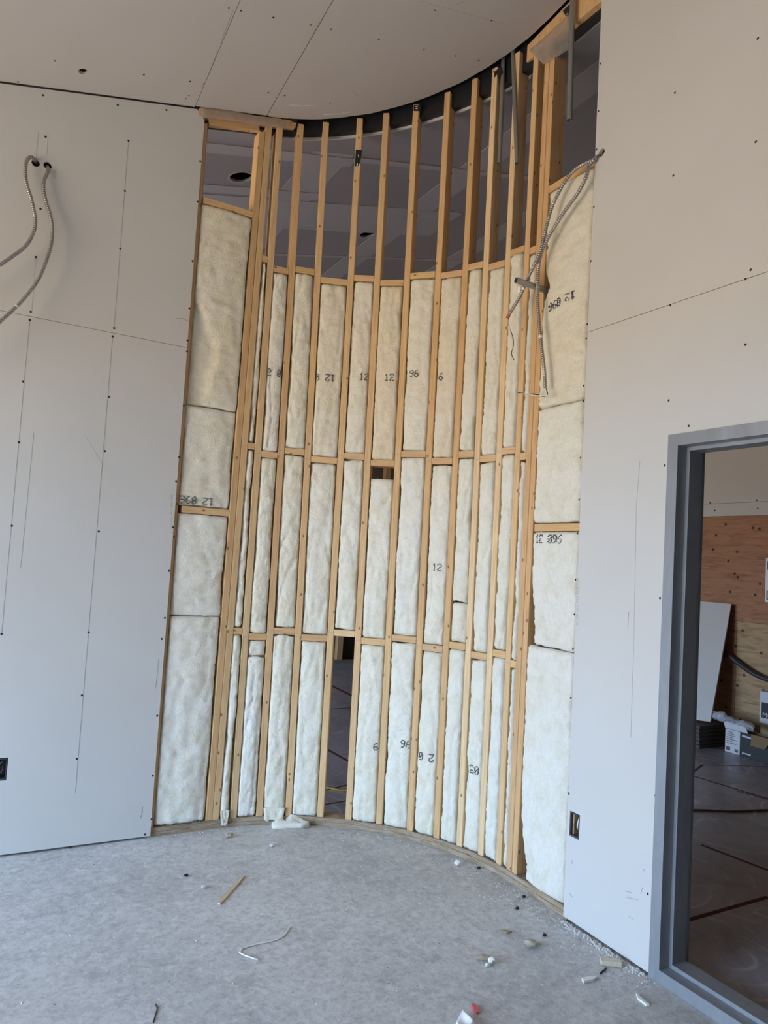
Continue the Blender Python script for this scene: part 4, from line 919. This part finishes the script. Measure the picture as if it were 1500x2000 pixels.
p = az(1196, 1884); o = box('wood_block', (-.042, -.017, 0), (.042, .017, .02), make_wood('block_wood', (0.66, 0.58, 0.46), (0.55, 0.45, 0.33), False), None, 0.003)
o.location = (p.x - 0.01, p.y, 0.001); o.rotation_euler = (0, 0, math.radians(-35)); tag(o, 'small wood offcut block lying at the foot of the gypsum wall', 'wood scrap')
sheet_scrap('gypsum_chip', [(1136, 1915), (1148, 1912), (1166, 1912), (1160, 1917), (1152, 1919), (1140, 1922)], 0.010, PALE, 'flat white gypsum chip on the concrete near the wood block', 'chip')
sheet_scrap('gypsum_chip', [(1242, 1944), (1250, 1950), (1268, 1966), (1262, 1966), (1246, 1954)], 0.008, PALE, 'long white gypsum chip before the steel sill', 'chip')
sheet_scrap('bark_flake', [(976, 1819), (988, 1818), (1000, 1821), (990, 1824)], 0.005, DEBR, 'thin brown flake among grit on the concrete', 'flake')
p = az(947, 1877); lump('wood_chip', (p.x, p.y, 0.001), (.034, .014, .010), DEBR, None, 3, -0.7); tag(bpy.data.objects['wood_chip'], 'brown wood chip beside white rubble crumbs', 'chip')
p = az(960, 1882); o = lump('rubble_crumb', (p.x, p.y, 0.001), (.014, .012, .011), PALE, None, 5); tag(o, 'white rubble crumb touching a brown wood chip', 'rubble')
p = az(952, 1888); o = lump('rubble_crumb', (p.x, p.y, 0.001), (.013, .008, .007), PALE, None, 6); tag(o, 'small white rubble crumb in front of a brown chip', 'rubble')
p = az(1038, 1851); o = lump('rubble_lump', (p.x, p.y, 0.001), (.034, .020, .014), flat('mossy_rubble', (.40, .37, .30), .9), None, 8, -0.5, 3); tag(o, 'olive grey rubble lump on the gritty concrete', 'rubble')
p = az(893, 1691); o = lump('rubble_pebble', (p.x, p.y, 0.001), (.017, .014, .013), PALE, None, 9); tag(o, 'pale pebble alone near the curved bottom plate', 'pebble')
p = az(448, 1636); o = lump('leaf_scrap', (p.x, p.y, 0.001), (.022, .016, .012), DEBR, None, 10); tag(o, 'brown crumpled scrap near the torn insulation piece', 'scrap')
p = az(399, 1735); o = lump('rubble_crumb', (p.x, p.y, 0.001), (.016, .010, .007), STONE, None, 11); tag(o, 'grey rubble crumb near the wood sliver', 'rubble')
p = az(531, 1654); o = lump('rubble_crumb', (p.x, p.y, 0.001), (.012, .010, .008), STONE, None, 12); tag(o, 'grey rubble crumb in front of torn insulation', 'rubble')
for (x, y, lb) in ((935, 1697, 'black plastic bit near the curved plate'), (1023, 1754, 'black plastic bit close to the doorway wall corner'), (1010, 1777, 'black plastic bit beside white grit'), (364, 1712, 'dark plastic bit near the whips wall'), (1064, 1829, 'dark twisted strip on gritty concrete')):
    p = az(x, y); o = lump('plastic_bit', (p.x, p.y, 0.001), (.012, .007, .006), DARK, None, x % 13); tag(o, lb, 'debris')
o = tube('twig', [az(1172, 1903) + Vector((0, 0, .003)), az(1178, 1898) + Vector((0, 0, .004)), az(1184, 1893) + Vector((0, 0, .004))], 0.003, DARK); tag(o, 'short dark twig beside the wood block', 'twig')
# uncountable grit
def grit(name, spots, m, label, smin, smax):
    V = []; Fc = []
    for (x, y) in spots:
        r = random.uniform(smin, smax); k = len(V); a_ = random.random() * 6.28
        for j in range(4): V.append((x + r * math.cos(a_ + j * 1.57) * random.uniform(.6, 1.2), y + r * math.sin(a_ + j * 1.57) * random.uniform(.6, 1.2), 0.0006))
        V.append((x, y, 0.0006 + r * random.uniform(.5, .9)))
        Fc += [(k, k + 1, k + 4), (k + 1, k + 2, k + 4), (k + 2, k + 3, k + 4), (k + 3, k, k + 4), (k + 3, k + 2, k + 1, k)]
    return tag(link(name, mesh(name, V, Fc), m), label, 'grit', kind='stuff')
spots = []
while len(spots) < 900:
    q = random.random()
    if q < 0.35: y = random.uniform(1.95, 2.9); x = FW_X - 0.004 - abs(random.gauss(0, 0.10))
    elif q < 0.65: s = random.uniform(sL, sR); P = pp(s, -0.01 - abs(random.gauss(0, .10)), 0); x, y = P.x, P.y
    else: x, y = random.uniform(-.5, 2.4), random.uniform(1.3, 3.9)
    P = Vector((x - CX, y - CY))
    if 1.45 < x < 1.95 and y > 3.75: continue
    if x > FW_X - .004 or y > FW_Y - .004 or (P.x > 0 and P.y > 0 and P.length > R - .01): continue
    spots.append((x, y))
grit('floor_grit', spots[:520], PALE, 'scattered white gypsum grit over the concrete', 0.0015, 0.005)
grit('floor_grit', spots[520:], flat('dark_grit', (.16, .15, .15), .9), 'scattered dark grit over the concrete', 0.0012, 0.004)
spots = [(FW_X - 0.006 - abs(random.gauss(0, .018)), random.uniform(2.02, 2.48)) for _ in range(260)]
grit('wall_foot_rubble', spots, STONE, 'crumbled mortar rubble along the foot of the doorway wall', 0.003, 0.012)

# ---------------------------------------------------------------- beyond the doorway and the open bay
def fline(a_, b_, wd): return (az(*a_, 0.0003), az(*b_, 0.0003), wd)
quadstrips('marking_lines', [fline((1345, 1515), (1372, 1494), 0.020), fline((1372, 1494), (1500, 1497), 0.010), fline((1355, 1516), (1500, 1560), 0.022), fline((1370, 1650), (1500, 1700), 0.025), fline((1340, 1798), (1500, 1752), 0.025),
    fline((1440, 1545), (1500, 1562), 0.015), fline((645, 1338), (690, 1360), 0.045), fline((643, 1385), (690, 1382), 0.025), fline((636, 1462), (690, 1492), 0.030), fline((630, 1545), (690, 1530), 0.015), fline((630, 1572), (690, 1562), 0.015)], (0, 0, 1), CHALK, fb, 'stuff')
o = tube('extension_cord', crom([az(*q) + Vector((0, 0, .008)) for q in ((1330, 1584), (1380, 1585), (1430, 1587), (1480, 1585), (1530, 1584))], .05), 0.007, BROWN); tag(o, 'thin brown cord stretched on the dark floor beyond the steel frame', 'cord')
o = tube('extension_cord', crom([az(*q) + Vector((0, 0, .006)) for q in ((612, 1535), (640, 1540), (662, 1545), (690, 1547), (730, 1546))], .05), 0.006, ORANGE); tag(o, 'yellow cord on the dark floor behind the open bay', 'cord')
# stack of boards with a leaning gypsum offcut
st_y0 = az(1410, 1458).y; zst = 0.0
layer = flat('stack_board', (.10, .085, .075), .9)
for k in range(6):
    o = box('stacked_panel', (-.20 + .015 * random.random(), -.9, 0), (.20, .9 + .02 * random.random(), .030), layer, None, .002)
    o.location = (6.23, st_y0 + .9, zst + .0005); zst += 0.0365
    tag(o, 'dark panel, %s from the floor in the stack by the plywood wall' % ORD[k + 1], 'panel', 'dark panels stacked by the plywood wall')
    for kk in (-.7, 0.05, .7) if k < 5 else ():
        pass
    zst += 0.0
top = zst - 0.0055
# leaning gypsum board
xb_, xt_ = 6.16, 6.44
def lean(px, py):
    # plane through foot line x=xb_ at z=top and head x=xt_ at z=top+1.25
    k = (xt_ - xb_) / 1.25; return on(px, py, (1, 0, -k), xb_ - k * top)
A, B, C_, D_ = lean(1428, 1179), lean(1387, 1409), lean(1330, 1401), lean(1330, 1170)
lo_ = min(B.z, C_.z)
o = prism('gypsum_offcut', [A, B, C_, D_], (0.0125, 0, -.003), GYP); tag(o, 'white gypsum offcut leaning on the plywood wall, standing on stacked panels', 'gypsum board')
sh = Vector((0, 0, top + 0.004 - lo_)); o.location = sh
# open carton with plastic bag, and a second carton
def carton(loc, rz, sx_, sy_, sz_, m_out, label, flaps=True):
    e_ = empty('carton', loc); e_.rotation_euler = (0, 0, rz); t = .005
    box('side_panel', (-sx_, -sy_, 0), (-sx_ + t, sy_, sz_), m_out[0], e_); box('side_panel', (sx_ - t, -sy_, 0), (sx_, sy_, sz_), m_out[1], e_)
    box('end_panel', (-sx_ + t, -sy_, 0), (sx_ - t, -sy_ + t, sz_), m_out[1], e_); box('end_panel', (-sx_ + t, sy_ - t, 0), (sx_ - t, sy_, sz_), m_out[1], e_)
    box('base_panel', (-sx_ + t, -sy_ + t, 0), (sx_ - t, sy_ - t, t), CARD, e_)
    return tag(e_, label, 'carton')
KBLK = flat('black_print_card', (.018, .022, .022), .6); KWHT = flat('white_print_card', (.62, .62, .66), .7)
ct = empty('carton', (0, 0, 0)); Lb, Lw, Hc, t = 0.46, 0.13, 0.215, .005
ct.matrix_world = Matrix(((0, 1, 0, 6.235), (-1, 0, 0, 4.335), (0, 0, 1, 0.001), (0, 0, 0, 1)))
def cp(name, lo, hi, m, par=None): return box(name, lo, hi, m, par or ct)
cp('side_panel', (0, t, 0), (t, Lw - t, Hc), KBLK); cp('side_panel', (Lb - t, t, 0), (Lb, Lw - t, Hc), KBLK); fp = cp('front_panel', (0, 0, 0), (Lb, t, Hc), KBLK); cp('back_panel', (0, Lw - t, 0), (Lb, Lw, Hc), CARD)
cp('base_panel', (t, t, 0), (Lb - t, Lw - t, t), CARD)
cp('shipping_label', (0.001, -0.0012, 0.002), (.15, -.0001, Hc - .004), KWHT, fp)
quadstrips('printed_marks', [(Vector((.015, -.0014, .19 - k * .017)), Vector((.02 + .11 * random.uniform(.4, 1), -.0014, .19 - k * .017)), .006) for k in range(7)] + [(Vector((.012, -.0014, .035)), Vector((.055, -.0014, .035)), .034), (Vector((.10, -.0014, .032)), Vector((.135, -.0014, .032)), .026)], (0, -1, 0), INK, fp, 'stuff')
quadstrips('printed_marks', [(Vector((.17, -.0003, .185)), Vector((.27, -.0003, .178)), .016), (Vector((.175, -.0003, .03)), Vector((.19, -.0003, .03)), .016), (Vector((.20, -.0003, .03)), Vector((.26, -.0003, .03)), .011)], (0, -1, 0), KWHT, fp, 'stuff')
prism('flap', [(0.0, -.001, Hc + .001), (.23, -.001, Hc + .001), (.17, .02, Hc + .085), (-.045, .02, Hc + .085)], (0, -.003, 0), KWHT, ct)['label'] = 'white printed flap'
prism('flap', [(.26, -.002, Hc + .001), (Lb, -.002, Hc + .001), (Lb, -.11, Hc - .075), (.33, -.11, Hc - .075)], (0, -.002, .003), CARD, ct)['label'] = 'plain brown flap'
tag(ct, 'open black and white carton with cardboard flaps by the plywood wall', 'carton')
def bag():
    c = ax(1436, 1407, 6.08); V = []; Fc = []; n = 26; K = 16
    for i in range(n + 1):
        u = i / n; px = 1394 + 78 * u; top = 1386 + 30 * u - 4 * math.sin(u * 9); bot = 1402 + 26 * u + 5 * math.sin(u * 7 + 1)
        for k in range(K):
            a_ = 2 * math.pi * k / K; cy_, hh = (top + bot) / 2, (bot - top) / 2 * (0.35 + 0.65 * math.sin(math.pi * (0.12 + 0.8 * u)))
            p = ax(px, cy_ + hh * math.sin(a_), 6.15 + 0.055 * math.cos(a_)); q = p * 21
            p += Vector((noise.noise(q), noise.noise(q + Vector((9, 0, 0))), noise.noise(q + Vector((0, 9, 0))))) * .024
            V.append(p)
    for i in range(n):
        for k in range(K): k2 = (k + 1) % K; Fc.append((i * K + k, i * K + k2, (i + 1) * K + k2, (i + 1) * K + k))
    Fc += [tuple(range(K)), tuple(n * K + k for k in range(K))]
    m, nn_, b = mat('clear_bag'); b.inputs['Base Color'].default_value = (.60, .64, .68, 1); b.inputs['Roughness'].default_value = .2; b.inputs['Alpha'].default_value = .55
    o = link('plastic_bag', mesh('plastic_bag', V, Fc), m); tag(o, 'crumpled clear plastic bag stuffed over the open carton', 'plastic bag')
bag()
# carton standing behind on another carton
zb2 = ax(1483, 1411, 6.385).z
def plain_carton(x0, x1, y0, y1, z0, z1, label, deco):
    e_ = empty('carton', ((x0 + x1) / 2, (y0 + y1) / 2, z0)); l = e_.location.copy()
    link('carton_body', boxmesh('carton_body', Vector((x0, y0, z0)) - l, Vector((x1, y1, z1)) - l, .004), KWHT if deco else CARD, e_)
    tag(e_, label, 'carton')
    if deco:
        box('printed_band', Vector((x0 - .0012, y0, z0 + .05)) - l, Vector((x0 - .0002, y1 - .02, z0 + .19)) - l, KBLK, e_)
        cu = bpy.data.curves.new('lettering', 'FONT'); cu.body = 'MOE'; cu.size = .062; cu.extrude = .0006
        to = bpy.data.objects.new('tmp', cu); COL.objects.link(to); bpy.context.view_layer.update()
        me = bpy.data.meshes.new_from_object(to.evaluated_get(bpy.context.evaluated_depsgraph_get())); bpy.data.objects.remove(to)
        lo = link('lettering', me, KWHT, e_); lo.matrix_local = Matrix(((0, 0, -1, x0 - .002 - l.x), (-1, 0, 0, y1 - .03 - l.y), (0, 1, 0, .058), (0, 0, 0, 1)))
    return e_
yc = ax(1483, 1400, 6.385).y
plain_carton(6.385, 6.478, yc - .6, yc - 0.01, 0.001, zb2 - .001, 'plain brown carton behind the open carton, under the white one', False)
plain_carton(6.385, 6.478, yc - .55, yc, zb2, zb2 + .29, 'white carton with black band and big letters, on top of another carton', True)
o = tube('hose', crom([ax(*q, 6.42) for q in ((1400, 1262), (1428, 1284), (1450, 1301), (1475, 1317), (1500, 1327), (1540, 1332), (1580, 1325))], .03), .024, flat('black_rubber', (.03, .032, .035), .5)); tag(o, 'thick black hose sagging across the plywood wall', 'hose')
nc = ax(1495, 1090, PXW - .019); nd = ax(1494, 1176, PXW - .019)
e_ = empty('notice_sheet', tuple(nd)); l = e_.location.copy()
box('paper', Vector((PXW - .020, nd.y - .30, nd.z)) - l, Vector((PXW - .0185, nd.y, nc.z)) - l, WHITE, e_)
quadstrips('printed_marks', [(Vector((PXW - .0202, nd.y - .02, nc.z - .03)) - l, Vector((PXW - .0202, nd.y - .28, nc.z - .03)) - l, .012), (Vector((PXW - .0202, nd.y - .02, nc.z - .03)) - l, Vector((PXW - .0202, nd.y - .02, nc.z - .11)) - l, .012),
    (Vector((PXW - .0202, nd.y - .02, nd.z + .03)) - l, Vector((PXW - .0202, nd.y - .28, nd.z + .03)) - l, .012), (Vector((PXW - .0202, nd.y - .02, nd.z + .03)) - l, Vector((PXW - .0202, nd.y - .02, nd.z + .11)) - l, .012)], (-1, 0, 0), INK, e_, 'stuff')
tag(e_, 'white notice sheet with a dark border pinned to the plywood wall', 'notice')
